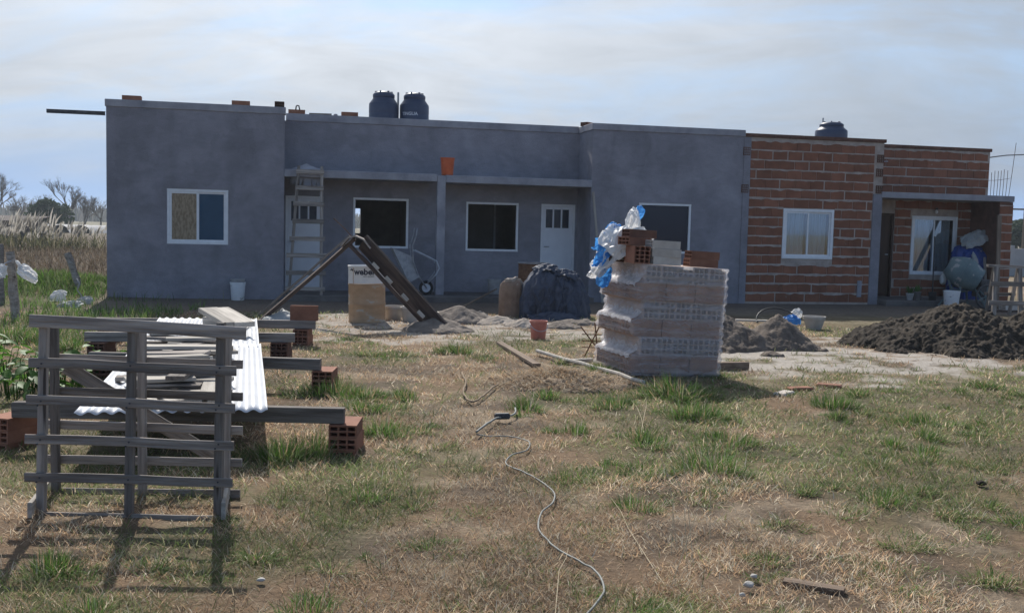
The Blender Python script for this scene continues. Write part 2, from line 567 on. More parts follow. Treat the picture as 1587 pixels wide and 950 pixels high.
class MB:
    def __init__(self):
        self.v, self.f = [], []

    def quad(self, a, b, c, d):
        k = len(self.v)
        self.v += [tuple(a), tuple(b), tuple(c), tuple(d)]
        self.f.append((k, k + 1, k + 2, k + 3))

    def add(self, vs, fs):
        k = len(self.v)
        self.v += [tuple(p) for p in vs]
        self.f += [tuple(i + k for i in f) for f in fs]
        return self

    def box(self, x0, x1, y0, y1, z0, z1, M=None):
        vs = [Vector(p) for p in ((x0, y0, z0), (x1, y0, z0), (x1, y1, z0), (x0, y1, z0), (x0, y0, z1), (x1, y0, z1), (x1, y1, z1), (x0, y1, z1))]
        if M is not None:
            vs = [M @ p for p in vs]
        return self.add(vs, [(0, 3, 2, 1), (4, 5, 6, 7), (0, 1, 5, 4), (1, 2, 6, 5), (2, 3, 7, 6), (3, 0, 4, 7)])

    def cbox(self, x0, x1, y0, y1, z0, z1, c=0.004, M=None):
        """box with chamfered edges"""
        vs, fs = [], []
        X, Y, Z = (x0, x1), (y0, y1), (z0, z1)
        idx = {}
        for i in (0, 1):
            for j in (0, 1):
                for k in (0, 1):
                    sx, sy, sz = 1 - 2 * i, 1 - 2 * j, 1 - 2 * k
                    for ax in range(3):
                        p = [X[i] + sx * c, Y[j] + sy * c, Z[k] + sz * c]
                        p[ax] = (X[i], Y[j], Z[k])[ax]
                        idx[(i, j, k, ax)] = len(vs)
                        vs.append(Vector(p))
        ctr = Vector(((x0 + x1) / 2, (y0 + y1) / 2, (z0 + z1) / 2))

        def face(ids):
            a, b_, c_ = vs[ids[0]], vs[ids[1]], vs[ids[2]]
            nrm = (b_ - a).cross(c_ - a)
            mid = sum((vs[q] for q in ids), Vector()) / len(ids)
            fs.append(tuple(ids) if nrm.dot(mid - ctr) > 0 else tuple(reversed(ids)))
        for s in (0, 1):
            face([idx[(s, 0, 0, 0)], idx[(s, 1, 0, 0)], idx[(s, 1, 1, 0)], idx[(s, 0, 1, 0)]])
            face([idx[(0, s, 0, 1)], idx[(1, s, 0, 1)], idx[(1, s, 1, 1)], idx[(0, s, 1, 1)]])
            face([idx[(0, 0, s, 2)], idx[(1, 0, s, 2)], idx[(1, 1, s, 2)], idx[(0, 1, s, 2)]])
        for i in (0, 1):
            for j in (0, 1):
                face([idx[(i, j, 0, 0)], idx[(i, j, 1, 0)], idx[(i, j, 1, 1)], idx[(i, j, 0, 1)]])
                face([idx[(i, 0, j, 0)], idx[(i, 1, j, 0)], idx[(i, 1, j, 2)], idx[(i, 0, j, 2)]])
                face([idx[(0, i, j, 1)], idx[(1, i, j, 1)], idx[(1, i, j, 2)], idx[(0, i, j, 2)]])
                for k in (0, 1):
                    face([idx[(i, j, k, 0)], idx[(i, j, k, 1)], idx[(i, j, k, 2)]])
        if M is not None:
            vs = [M @ p for p in vs]
        return self.add(vs, fs)

    def tube(self, pts, r, seg=8, cap=True):
        pts = [Vector(p) for p in pts]
        rs = r if isinstance(r, (list, tuple)) else [r] * len(pts)
        k = len(self.v)
        prev = None
        for i, p in enumerate(pts):
            t = (pts[min(i + 1, len(pts) - 1)] - pts[max(i - 1, 0)]).normalized()
            if prev is None:
                a = t.orthogonal().normalized()
            else:
                a = (prev - t * prev.dot(t))
                a = a.normalized() if a.length > 1e-6 else t.orthogonal().normalized()
            prev = a
            b = t.cross(a)
            for s in range(seg):
                an = 2 * math.pi * s / seg
                self.v.append(tuple(p + (a * math.cos(an) + b * math.sin(an)) * rs[i]))
        for i in range(len(pts) - 1):
            for s in range(seg):
                s2 = (s + 1) % seg
                self.f.append((k + i * seg + s, k + i * seg + s2, k + (i + 1) * seg + s2, k + (i + 1) * seg + s))
        if cap:
            self.f.append(tuple(k + s for s in reversed(range(seg))))
            self.f.append(tuple(k + (len(pts) - 1) * seg + s for s in range(seg)))
        return self

    def lathe(self, prof, seg=24, M=None, cap=True):
        k = len(self.v)
        for r, z in prof:
            for s in range(seg):
                an = 2 * math.pi * s / seg
                p = Vector((r * math.cos(an), r * math.sin(an), z))
                self.v.append(tuple(M @ p if M is not None else p))
        for i in range(len(prof) - 1):
            for s in range(seg):
                s2 = (s + 1) % seg
                self.f.append((k + i * seg + s, k + i * seg + s2, k + (i + 1) * seg + s2, k + (i + 1) * seg + s))
        if cap:
            self.f.append(tuple(k + s for s in reversed(range(seg))))
            self.f.append(tuple(k + (len(prof) - 1) * seg + s for s in range(seg)))
        return self

    def grid(self, P):
        """P[i][j] points"""
        n, m = len(P), len(P[0])
        k = len(self.v)
        for row in P:
            self.v += [tuple(p) for p in row]
        for i in range(n - 1):
            for j in range(m - 1):
                self.f.append((k + i * m + j, k + i * m + j + 1, k + (i + 1) * m + j + 1, k + (i + 1) * m + j))
        return self

    def wall(self, s0, s1, z0, z1, d0, d1, holes=()):
        """wall panel with rectangular openings (s0, s1, z0, z1)"""
        S = sorted({s0, s1} | {h[i] for h in holes for i in (0, 1) if s0 < h[i] < s1})
        Z = sorted({z0, z1} | {h[i] for h in holes for i in (2, 3) if z0 < h[i] < z1})

        def solid(i, j):
            if not (0 <= i < len(S) - 1 and 0 <= j < len(Z) - 1):
                return False
            a, b = (S[i] + S[i + 1]) / 2, (Z[j] + Z[j + 1]) / 2
            return not any(h[0] < a < h[1] and h[2] < b < h[3] for h in holes)
        for i in range(len(S) - 1):
            for j in range(len(Z) - 1):
                if not solid(i, j):
                    continue
                a, b, c, e = S[i], S[i + 1], Z[j], Z[j + 1]
                self.quad((a, d0, c), (b, d0, c), (b, d0, e), (a, d0, e))
                self.quad((b, d1, c), (a, d1, c), (a, d1, e), (b, d1, e))
                if not solid(i - 1, j):
                    self.quad((a, d1, c), (a, d0, c), (a, d0, e), (a, d1, e))
                if not solid(i + 1, j):
                    self.quad((b, d0, c), (b, d1, c), (b, d1, e), (b, d0, e))
                if not solid(i, j - 1):
                    self.quad((a, d1, c), (b, d1, c), (b, d0, c), (a, d0, c))
                if not solid(i, j + 1):
                    self.quad((a, d0, e), (b, d0, e), (b, d1, e), (a, d1, e))
        return self

    def mesh(self, name, smooth=False):
        me = bpy.data.meshes.new(name)
        me.from_pydata(self.v, [], self.f)
        if smooth:
            me.polygons.foreach_set('use_smooth', [True] * len(me.polygons))
        me.update()
        return me


def add(name, me, m, parent=None, M=None, smooth=False):
    """link a mesh (or MB) as ONE object, M is its world matrix"""
    if isinstance(me, MB):
        me = me.mesh(name, smooth)
    if m is not None and len(me.materials) == 0:
        me.materials.append(MATS[m] if isinstance(m, str) else m)
    o = bpy.data.objects.new(name, me)
    COL.objects.link(o)
    M = Matrix() if M is None else M
    if parent is not None:
        o.parent = parent
        o.matrix_basis = WM[parent.name].inverted() @ M
    else:
        o.matrix_basis = M
    WM[o.name] = M
    return o


def tag(o, label, cat, group=None):
    o['label'] = label
    o['category'] = cat
    if group:
        o['group'] = group
    return o


def thing(name, label, cat, M=None, group=None):
    o = bpy.data.objects.new(name, None)
    o.empty_display_size = 0.1
    COL.objects.link(o)
    M = Matrix() if M is None else (Matrix.Translation(M) if isinstance(M, Vector) else M)
    o.matrix_basis = M
    WM[o.name] = M
    return tag(o, label, cat, group)


def structure(o, kind='structure', label=None, cat=None):
    o['kind'] = kind
    if label:
        o['label'] = label
    if cat:
        o['category'] = cat
    return o


def weld_smooth(me, ang=35):
    bm = bmesh.new()
    bm.from_mesh(me)
    bmesh.ops.remove_doubles(bm, verts=bm.verts, dist=1e-5)
    for f in bm.faces:
        f.smooth = True
    for e in bm.edges:
        if len(e.link_faces) == 2 and e.calc_face_angle(0) > rad(ang):
            e.smooth = False
    bm.to_mesh(me)
    bm.free()
    return me


def frame_M(p0, p1, up=Vector((0, 0, 1))):
    """matrix whose x runs from p0 to p1 (origin in the middle), z close to up"""
    p0, p1, up = Vector(p0), Vector(p1), Vector(up)
    x = (p1 - p0).normalized()
    y = up.cross(x).normalized()
    z = x.cross(y)
    M = Matrix((x, y, z)).transposed().to_4x4()
    M.translation = (p0 + p1) / 2
    return M, (p1 - p0).length


def board_mesh(L, w, h, c=0.003, warp=0.0, seed=0):
    """board along x, centred; ends a little uneven, sides slightly bowed"""
    rnd = random.Random(seed)
    n = 5 if warp else 2
    mb = MB()
    rows = []
    for i in range(n):
        t = i / (n - 1)
        x = (t - 0.5) * L
        oy = warp * (4 * t * (1 - t)) * rnd.uniform(0.4, 1.0)
        oz = warp * (4 * t * (1 - t)) * rnd.uniform(-0.6, 0.6)
        a, b = w / 2, h / 2
        ex = rnd.uniform(-0.004, 0.004) if i in (0, n - 1) else 0
        rows.append([(x + ex, -a + c + oy, -b + oz), (x, a - c + oy, -b + oz), (x, a + oy, -b + c + oz), (x, a + oy, b - c + oz),
                     (x - ex, a - c + oy, b + oz), (x, -a + c + oy, b + oz), (x + ex, -a + oy, b - c + oz), (x, -a + oy, -b + c + oz)])
    for r in rows:
        mb.v += r
    for i in range(n - 1):
        for s in range(8):
            s2 = (s + 1) % 8
            mb.f.append((i * 8 + s, (i + 1) * 8 + s, (i + 1) * 8 + s2, i * 8 + s2)[::-1])
    mb.f.append(tuple(range(8))[::-1])
    mb.f.append(tuple((n - 1) * 8 + s for s in range(8)))
    return mb


def board(name, p0, p1, w, h, m, parent=None, up=(0, 0, 1), warp=0.0, c=0.003):
    M, L = frame_M(p0, p1, up)
    return add(name, board_mesh(L, w, h, c, warp, hash((round(L, 3), w, len(WM))) & 0xffff), m, parent, M)


# smooth value noise for shaping meshes
_T = np.random.default_rng(3).random((64, 64, 64))


def vnoise(p):
    p = np.asarray(p, float)
    i = np.floor(p).astype(int)
    f = p - i
    f = f * f * (3 - 2 * f)
    r = 0
    for a in (0, 1):
        for b in (0, 1):
            for c in (0, 1):
                w = (f[..., 0] if a else 1 - f[..., 0]) * (f[..., 1] if b else 1 - f[..., 1]) * (f[..., 2] if c else 1 - f[..., 2])
                r = r + w * _T[(i[..., 0] + a) % 64, (i[..., 1] + b) % 64, (i[..., 2] + c) % 64]
    return r


def fbm(p, oct=4, gain=0.5):
    p = np.asarray(p, float)
    r, a, s = 0, 1.0, 0
    for k in range(oct):
        r = r + a * vnoise(p * 2 ** k + k * 7.3)
        s += a
        a *= gain
    return r / s


def n2(x, y, sc, oct=4, off=0.0):
    p = np.stack([x * sc + off, y * sc + off * 1.7, np.full_like(x, off * 0.3)], -1)
    return fbm(p, oct)


def np_mesh(name, V, F, tint=None, smooth=False):
    """mesh from arrays: V (n,3), F (m,k)"""
    me = bpy.data.meshes.new(name)
    k = F.shape[1]
    me.vertices.add(len(V))
    me.vertices.foreach_set('co', np.ascontiguousarray(V, np.float32).ravel())
    me.loops.add(F.size)
    me.loops.foreach_set('vertex_index', np.ascontiguousarray(F, np.int32).ravel())
    me.polygons.add(len(F))
    me.polygons.foreach_set('loop_start', np.arange(0, F.size, k, dtype=np.int32))
    me.polygons.foreach_set('loop_total', np.full(len(F), k, np.int32))
    if smooth:
        me.polygons.foreach_set('use_smooth', np.ones(len(F), bool))
    me.update(calc_edges=True)
    if tint is not None:
        at = me.color_attributes.new('tint', 'FLOAT_COLOR', 'POINT')
        c = np.ones((len(V), 4), np.float32)
        c[:, :3] = tint
        at.data.foreach_set('color', c.ravel())
    return me


# ------------------------------------------------------------------ ground
def ell(x, y, cx, cy, rx, ry, ang=0.0):
    c, s = math.cos(ang), math.sin(ang)
    u, v = (x - cx) * c + (y - cy) * s, -(x - cx) * s + (y - cy) * c
    return np.sqrt((u / rx) ** 2 + (v / ry) ** 2)


def sstep(a, b, t):
    t = np.clip((t - a) / (b - a), 0, 1)
    return t * t * (3 - 2 * t)


def house_d(x, y):
    """depth behind the front line (negative in front of it) and run along it"""
    c, s = math.cos(HANG), math.sin(HANG)
    dx, dy = x - HP0.x, y - HP0.y
    return -dx * s + dy * c, dx * c + dy * s


def ground_h(x, y):
    x, y = np.asarray(x, float), np.asarray(y, float)
    d, s = house_d(x, y)
    near = 1 - sstep(30, 60, np.hypot(x, y))
    h = near * (0.05 * (n2(x, y, 0.5, 3, 4.1) - 0.5) + 0.035 * (n2(x, y, 2.4, 3, 9.2) - 0.5) + 0.02 * (n2(x, y, 9.0, 2, 2.2) - 0.5))
    flat = sstep(-1.2, -0.3, d) * sstep(-1.0, 0.2, s) * (1 - sstep(19.3, 20.5, s))
    h = h * (1 - flat)
    h = h + 0.30 * np.exp(-ell(x, y, -9.1, 20.3, 1.7, 1.0, 0.15) ** 2)
    return h


def sand_mask(x, y):
    nz = n2(x, y, 1.1, 4, 1.0)
    a = ell(x, y, -0.7, 15.4, 3.0, 2.0, 0.1) + (nz - 0.5) * 2.2
    b = ell(x, y, 4.1, 12.7, 2.1, 2.1, 0.15) + (nz - 0.5) * 2.4
    fine = n2(x, y, 5.0, 3, 6.0)
    return np.maximum((1 - sstep(0.75, 1.1, a)) * 0.8, (1 - sstep(0.7, 1.1, b))) * sstep(0.36, 0.60, fine + 0.08)


def green_mask(x, y):
    nz = n2(x, y, 0.75, 3, 12.0) + 0.35 * (n2(x, y, 2.6, 3, 5.0) - 0.5)
    left = 1 - sstep(-4.0, -2.0, x) * 0.6
    right = sstep(2.0, 6.0, x) * 0.5
    return sstep(0.46, 0.60, nz + 0.10 * (left - 0.4) + 0.14 * right)


def axis(fine0, fine1, step, lo, hi):
    a = list(np.arange(fine0, fine1 + 1e-6, step))
    g_, v = step, fine1
    while v < hi:
        g_ *= 1.22
        v += g_
        a.append(v)
    g_, v, pre = step, fine0, []
    while v > lo:
        g_ *= 1.22
        v -= g_
        pre.append(v)
    return np.array(pre[::-1] + a)


gx = axis(-11.5, 10.5, 0.075, -2500, 2500)
gy = axis(2.0, 24.0, 0.075, -2500, 3500)
GX, GY = np.meshgrid(gx, gy)
gxr, gyr = GX.ravel(), GY.ravel()
gz_ = ground_h(gxr, gyr)
nx, ny = len(gx), len(gy)
ii = np.arange(nx * ny).reshape(ny, nx)
GF = np.stack([ii[:-1, :-1], ii[:-1, 1:], ii[1:, 1:], ii[1:, :-1]], -1).reshape(-1, 4)


def lerp(a, b, t):
    return a * (1 - t[:, None]) + np.asarray(b)[None, :] * t[:, None]


def ground_tint(x, y):
    base = np.tile(np.array([0.19, 0.128, 0.08]), (len(x), 1))
    base = lerp(base, (0.115, 0.085, 0.06), sstep(0.45, 0.65, n2(x, y, 1.7, 4, 3.0)))
    base = lerp(base, (0.30, 0.235, 0.165), sstep(0.52, 0.68, n2(x, y, 3.1, 4, 8.0)) * 0.7)
    base = lerp(base, (0.11, 0.11, 0.055), green_mask(x, y) * 0.45)
    d, s = house_d(x, y)
    apron = sstep(-3.6, -2.2, d + 0.7 * (n2(x, y, 1.3, 3, 7.7) - 0.5)) * (1 - sstep(0.5, 2, d)) * sstep(-0.8, 0.6, s) * (1 - sstep(20, 22, s))
    base = lerp(base, (0.15, 0.125, 0.105), apron * 0.85)
    base = lerp(base, (0.40, 0.36, 0.315), sand_mask(x, y) * 0.92)
    field = sstep(20.2, 22.5, y - 0.12 * x) * (1 - sstep(-8.6, -7.8, x))
    base = lerp(base, (0.105, 0.078, 0.056), field)
    far = sstep(70, 140, np.hypot(x, y))
    base = lerp(base, (0.17, 0.15, 0.10), far)
    return base


ground = add('ground', np_mesh('ground', np.stack([gxr, gyr, gz_], -1), GF, ground_tint(gxr, gyr), True), EARTH)
structure(ground, 'structure', 'dry winter lawn with bare earth and pale sandy patches', 'ground')


def gz(x, y):
    return float(ground_h(np.array([x]), np.array([y]))[0])


def GP(x, y, dz=0.0):
    """standing point on the ground for photo pixel (x, y)"""
    p = G(x, y)
    p.z = gz(p.x, p.y) + dz
    return p


# ------------------------------------------------------------------ grass
def blades(P, h, w, az, lean, tint, curl=0.5, seed=0):
    """one tapering bent blade for each base point; returns V, F, T"""
    n = len(P)
    h, w, az, lean = (np.broadcast_to(np.asarray(q, float), (n,)) for q in (h, w, az, lean))
    dr = np.stack([np.cos(az), np.sin(az), np.zeros(n)], -1)
    sd_ = np.stack([-np.sin(az), np.cos(az), np.zeros(n)], -1)
    # turn the flat side a little at random
    tw = np.random.default_rng(seed).uniform(-1.2, 1.2, n)
    sd_ = sd_ * np.cos(tw)[:, None] + dr * np.sin(tw)[:, None]
    up = np.array([0, 0, 1.0])
    l1, l2 = lean, np.minimum(lean * (1 + curl), 1.62)
    m = P + (dr * np.sin(l1)[:, None] + up * np.cos(l1)[:, None]) * (h * 0.55)[:, None]
    t = m + (dr * np.sin(l2)[:, None] + up * np.cos(l2)[:, None]) * (h * 0.5)[:, None]
    V = np.stack([P - sd_ * (w / 2)[:, None], P + sd_ * (w / 2)[:, None], m + sd_ * (w * 0.42)[:, None], m - sd_ * (w * 0.42)[:, None], t], 1)
    k = (np.arange(n) * 5)[:, None]
    F = np.concatenate([k + np.array([[0, 1, 2]]), k + np.array([[0, 2, 3]]), k + np.array([[3, 2, 4]])], 1).reshape(-1, 3)
    return V.reshape(-1, 3), F, np.repeat(tint, 5, 0)


def pick(n, cols, rng, jit=0.28):
    c = np.array(cols)[rng.integers(0, len(cols), n)]
    return c * rng.uniform(1 - jit, 1 + jit, (n, 1))


STRAW = [(0.56, 0.39, 0.245), (0.48, 0.33, 0.20), (0.38, 0.25, 0.15), (0.54, 0.45, 0.33), (0.64, 0.52, 0.37), (0.26, 0.18, 0.115), (0.50, 0.46, 0.37)]
GREEN = [(0.08, 0.175, 0.028), (0.12, 0.23, 0.042), (0.05, 0.105, 0.022), (0.14, 0.225, 0.06), (0.19, 0.24, 0.12)]
OLIVE = [(0.15, 0.18, 0.065), (0.20, 0.22, 0.10), (0.11, 0.15, 0.05), (0.25, 0.25, 0.14), (0.13, 0.19, 0.05)]


def free_spots(x, y):
    d, s = house_d(x, y)
    return ~((d > -0.25) & (s > -0.1) & (s < 19.4))


rng = np.random.default_rng(21)
n = 330000
rr = np.exp(rng.uniform(math.log(3.0), math.log(17.5), n))
aa = rng.uniform(rad(-38), rad(36), n)
x, y = rr * np.sin(aa), rr * np.cos(aa)
clump = n2(x, y, 4.2, 3, 14.0)
bare = sstep(0.56, 0.68, n2(x, y, 0.9, 4, 52.0))
keep = free_spots(x, y) & (rng.random(n) > sand_mask(x, y) * 0.93) & (rng.random(n) > bare * 0.8) & (rng.random(n) < sstep(0.30, 0.52, clump) * 0.85 + 0.15)
d_, s_ = house_d(x, y)
keep &= ~((d_ > -2.6) & (s_ > 0.3) & (rng.random(n) < 0.8))
x, y, rr, clump = x[keep], y[keep], rr[keep], clump[keep]
n = len(x)
gm = green_mask(x, y)
isg = rng.random(n) < gm * 0.60 + 0.05
T = np.where(isg[:, None], pick(n, OLIVE, rng), pick(n, STRAW, rng)) * (0.82 + 0.62 * sstep(0.3, 0.7, n2(x, y, 1.15, 4, 40.0)))[:, None]
h = rng.uniform(0.028, 0.072, n) * (0.7 + 0.7 * clump) * np.where(isg, 1.35, 1.0)
w = 0.0030 * np.maximum(1, rr / 5.0) * rng.uniform(0.7, 1.4, n)
P = np.stack([x, y, ground_h(x, y) - 0.004], -1)
V, F, T = blades(P, h, w, rng.uniform(0, 2 * math.pi, n), rng.uniform(0.5, 1.35, n), T, 0.35, 1)
dry = add('dry_grass', np_mesh('dry_grass', V, F, T), GRASS)
structure(dry, 'stuff', 'short straw coloured winter grass covering the yard', 'grass')

# green tufts: where they stand in the photograph (x, y of the foot, half width in pixels, height in metres)
TUFTS = [(810, 638, 34, .15), (888, 674, 32, .12), (990, 684, 30, .12), (1050, 616, 46, .24), (1064, 648, 52, .17), (958, 632, 36, .14), (1105, 730, 58, .18),
         (1120, 690, 50, .14), (985, 785, 38, .12), (1288, 634, 46, .15), (1335, 646, 34, .10), (1432, 660, 44, .12), (1362, 720, 40, .10), (1432, 706, 44, .12),
         (1310, 800, 50, .08), (1215, 812, 44, .08), (1190, 872, 34, .09), (1404, 846, 50, .10), (1492, 796, 50, .09), (1490, 830, 50, .08), (1540, 900, 70, .09),
         (1380, 900, 85, .08), (530, 808, 42, .07), (680, 800, 40, .06), (668, 850, 50, .08), (790, 850, 60, .06), (840, 724, 44, .06), (752, 727, 34, .06),
         (570, 868, 28, .05), (78, 890, 46, .13), (225, 892, 52, .10), (478, 952, 50, .11), (560, 618, 40, .13), (520, 612, 56, .18), (640, 618, 38, .12),
         (596, 672, 60, .14), (655, 668, 40, .10), (690, 692, 34, .07), (470, 704, 50, .24), (440, 716, 36, .20), (712, 549, 34, .14), (752, 558, 34, .10),
         (575, 549, 46, .10), (616, 552, 40, .10), (540, 529, 40, .10), (15, 528, 50, .22), (112, 540, 46, .22), (60, 530, 46, .2), (1090, 652, 55, .12),
         (1012, 730, 46, .11), (962, 744, 46, .10), (1085, 772, 56, .08), (1140, 760, 46, .08), (926, 580, 26, .14), (1150, 602, 26, .09), (1222, 640, 26, .07),
         (905, 930, 60, .07), (700, 945, 60, .06), (1010, 930, 60, .06), (560, 640, 44, .12), (610, 634, 40, .10), (620, 700, 40, .08), (430, 780, 40, .08),
         (1560, 720, 60, .08), (1530, 660, 60, .08), (1480, 610, 50, .07), (1390, 610, 50, .06), (1570, 800, 40, .07), (1290, 760, 40, .07), (1400, 770, 50, .08),
         (1240, 720, 30, .05), (160, 600, 40, .12), (230, 560, 30, .10), (1200, 900, 50, .05), (860, 900, 60, .05), (740, 790, 40, .05), (930, 820, 40, .05), (350, 812, 24, .10)]
rng = np.random.default_rng(6)
for _ in range(260):
    # small tufts in the greener parts of the lawn
    r_, a_ = math.exp(rng.uniform(math.log(3.6), math.log(13.5))), rng.uniform(rad(-34), rad(33))
    qx, qy = r_ * math.sin(a_), r_ * math.cos(a_)
    if float(green_mask(np.array([qx]), np.array([qy]))[0]) < 0.35 or float(sand_mask(np.array([qx]), np.array([qy]))[0]) > 0.3 or (qx < -0.9 and qy < 12.6 and qy > 4.5 and qx > -4.4):
        continue
    d3 = CRM.T @ np.array([qx, qy, -CAMH])
    TUFTS.append((PW / 2 - FPX * d3[0] / d3[2], PH / 2 + FPX * d3[1] / d3[2], FPX / qy * rng.uniform(0.07, 0.17), rng.uniform(0.05, 0.12)))
rng = np.random.default_rng(5)
VV, FF, TT = [], [], []
k = 0
for (px, py, hw, hh) in TUFTS:
    c = G(px, py)
    r = hw * c.y / FPX * 1.18
    hh = hh * 0.95
    nb = int(np.clip(820 * r / 0.25 * (hh / 0.12) ** 0.5, 160, 1700))
    q = rng.normal(0, 0.42, (nb, 2)) * np.array([r, r * 0.8])
    # several small crowns make an uneven outline
    sub = rng.normal(0, 0.5, (7, 2)) * r
    q = q * 0.5 + sub[rng.integers(0, 7, nb)]
    x, y = c.x + q[:, 0], c.y + q[:, 1]
    dist = np.hypot(q[:, 0], q[:, 1]) / r
    h = hh * rng.uniform(0.45, 1.15, nb) * (1.1 - 0.35 * np.clip(dist, 0, 1.3))
    az = np.arctan2(q[:, 1], q[:, 0]) + rng.normal(0, 0.9, nb)
    lean = np.clip(0.30 + 0.6 * dist + rng.normal(0, 0.3, nb), 0.05, 1.3)
    if hh < 0.1:
        lean = np.clip(lean + 0.35, 0.1, 1.4)
    tint = np.where((rng.random(nb) < 0.22)[:, None], pick(nb, STRAW, rng), pick(nb, GREEN if hh > 0.095 else GREEN + OLIVE, rng))
    P = np.stack([x, y, ground_h(x, y) - 0.005], -1)
    V, F, T = blades(P, h, 0.0031 * max(1, c.y / 6.0) * rng.uniform(0.7, 1.4, nb), az, lean, tint, 0.8, k)
    VV.append(V); FF.append(F + k); TT.append(T)
    k += len(V)
tuft = add('green_grass', np_mesh('green_grass', np.concatenate(VV), np.concatenate(FF), np.concatenate(TT)), GRASS)
structure(tuft, 'stuff', 'green tufts of living grass scattered over the dry lawn', 'grass')

# long grass on the bank beside the house and left of the crate
rng = np.random.default_rng(8)
n = 26000
x = np.concatenate([rng.normal(-9.1, 1.25, 14000), rng.uniform(-12, -5.2, 12000)])
y = np.concatenate([rng.normal(20.2, 0.85, 14000), rng.uniform(11.5, 17.5, 12000)])
keep = free_spots(x, y) & (n2(x, y, 1.2, 3, 31.0) > np.where(np.arange(n) < 14000, 0.2, 0.44)) & (y < 22.5)
x, y = x[keep], y[keep]
n = len(x)
P = np.stack([x, y, ground_h(x, y) - 0.01], -1)
V, F, T = blades(P, rng.uniform(0.10, 0.24, n), 0.011 * rng.uniform(0.7, 1.3, n), rng.uniform(0, 6.28, n), rng.uniform(0.1, 1.0, n),
                 np.where((rng.random(n) < 0.35)[:, None], pick(n, OLIVE, rng), pick(n, GREEN, rng)), 0.6, 4)
bank = add('bank_grass', np_mesh('bank_grass', V, F, T), GRASS)
structure(bank, 'stuff', 'long green grass on the bank beside the house corner', 'grass')

# rough weeds of the dark field beyond the fence, and far pasture
rng = np.random.default_rng(9)
n = 30000
x, y = rng.uniform(-34, -8.5, n), rng.uniform(21.8, 46, n)
keep = (x < -8.6 - 0.28 * (y - 22)) | (x < -9.5)
x, y = x[keep], y[keep]
n = len(x)
P = np.stack([x, y, ground_h(x, y) - 0.01], -1)
V, F, T = blades(P, rng.uniform(0.12, 0.42, n), 0.018 * rng.uniform(0.7, 1.5, n), rng.uniform(0, 6.28, n), rng.uniform(0.1, 1.1, n),
                 pick(n, [(0.12, 0.088, 0.06), (0.085, 0.062, 0.045), (0.16, 0.12, 0.085), (0.10, 0.085, 0.055), (0.22, 0.18, 0.13)], rng), 0.5, 6)
fw = add('field_weeds', np_mesh('field_weeds', V, F, T), GRASS)
structure(fw, 'stuff', 'brown dead weeds of the field left of the house', 'weeds')

# pampas grass along the far edge of the field
rng = np.random.default_rng(10)
n = 2600
cl = np.stack([rng.uniform(-30, -14.0, 34), rng.normal(48, 2.0, 34)], -1)
chh = rng.uniform(0.6, 1.15, 34)
ci = rng.integers(0, 34, n)
x, y = cl[ci, 0] + rng.normal(0, 0.55, n), cl[ci, 1] + rng.normal(0, 0.5, n)
keep = rng.random(n) < sstep(-29.5, -25.5, x)
x, y, ci = x[keep], y[keep], ci[keep]
n = len(x)
P = np.stack([x, y, np.zeros(n)], -1)
V1, F1, T1 = blades(P, rng.uniform(0.6, 1.15, n) * chh[ci], 0.045, rng.uniform(0, 6.28, n), rng.uniform(0.1, 0.8, n),
                    pick(n, [(0.11, 0.105, 0.06), (0.15, 0.14, 0.08), (0.08, 0.085, 0.045)], rng), 0.9, 2)
n2_ = 380
idx = rng.integers(0, n, n2_)
hh = rng.uniform(0.9, 1.5, n2_) * chh[ci[idx]]
P2 = P[idx] + np.stack([np.zeros(n2_), np.zeros(n2_), hh * 0.72], -1)
VV, FF, TT, k = [V1], [F1], [T1], len(V1)
for j in range(5):
    jit = rng.normal(0, 0.035, (n2_, 3))
    V, F, T = blades(P2 + jit, hh * rng.uniform(0.3, 0.45, n2_), 0.075, rng.uniform(-0.6, 0.9, n2_), rng.uniform(0.05, 0.45, n2_),
                     pick(n2_, [(0.40, 0.37, 0.32), (0.47, 0.44, 0.39), (0.32, 0.29, 0.25)], rng), 0.8, j)
    VV.append(V); FF.append(F + k); TT.append(T)
    k += len(V)
V, F, T = blades(P[idx], hh * 0.78, 0.02, 0.0, 0.05, pick(n2_, [(0.3, 0.26, 0.18)], rng), 0.2, 3)
VV.append(V); FF.append(F + k); TT.append(T)
pampas = add('pampas_grass', np_mesh('pampas_grass', np.concatenate(VV), np.concatenate(FF), np.concatenate(TT)), PLUME)
structure(pampas, 'stuff', 'pale plumed pampas grass along the far field edge', 'pampas grass')


# ------------------------------------------------------------------ house parts
def hbox(name, m, parent, *b, c=None):
    mb = MB()
    if c:
        mb.cbox(*b, c)
    else:
        mb.box(*b)
    return add(name, mb, m, parent, HM)


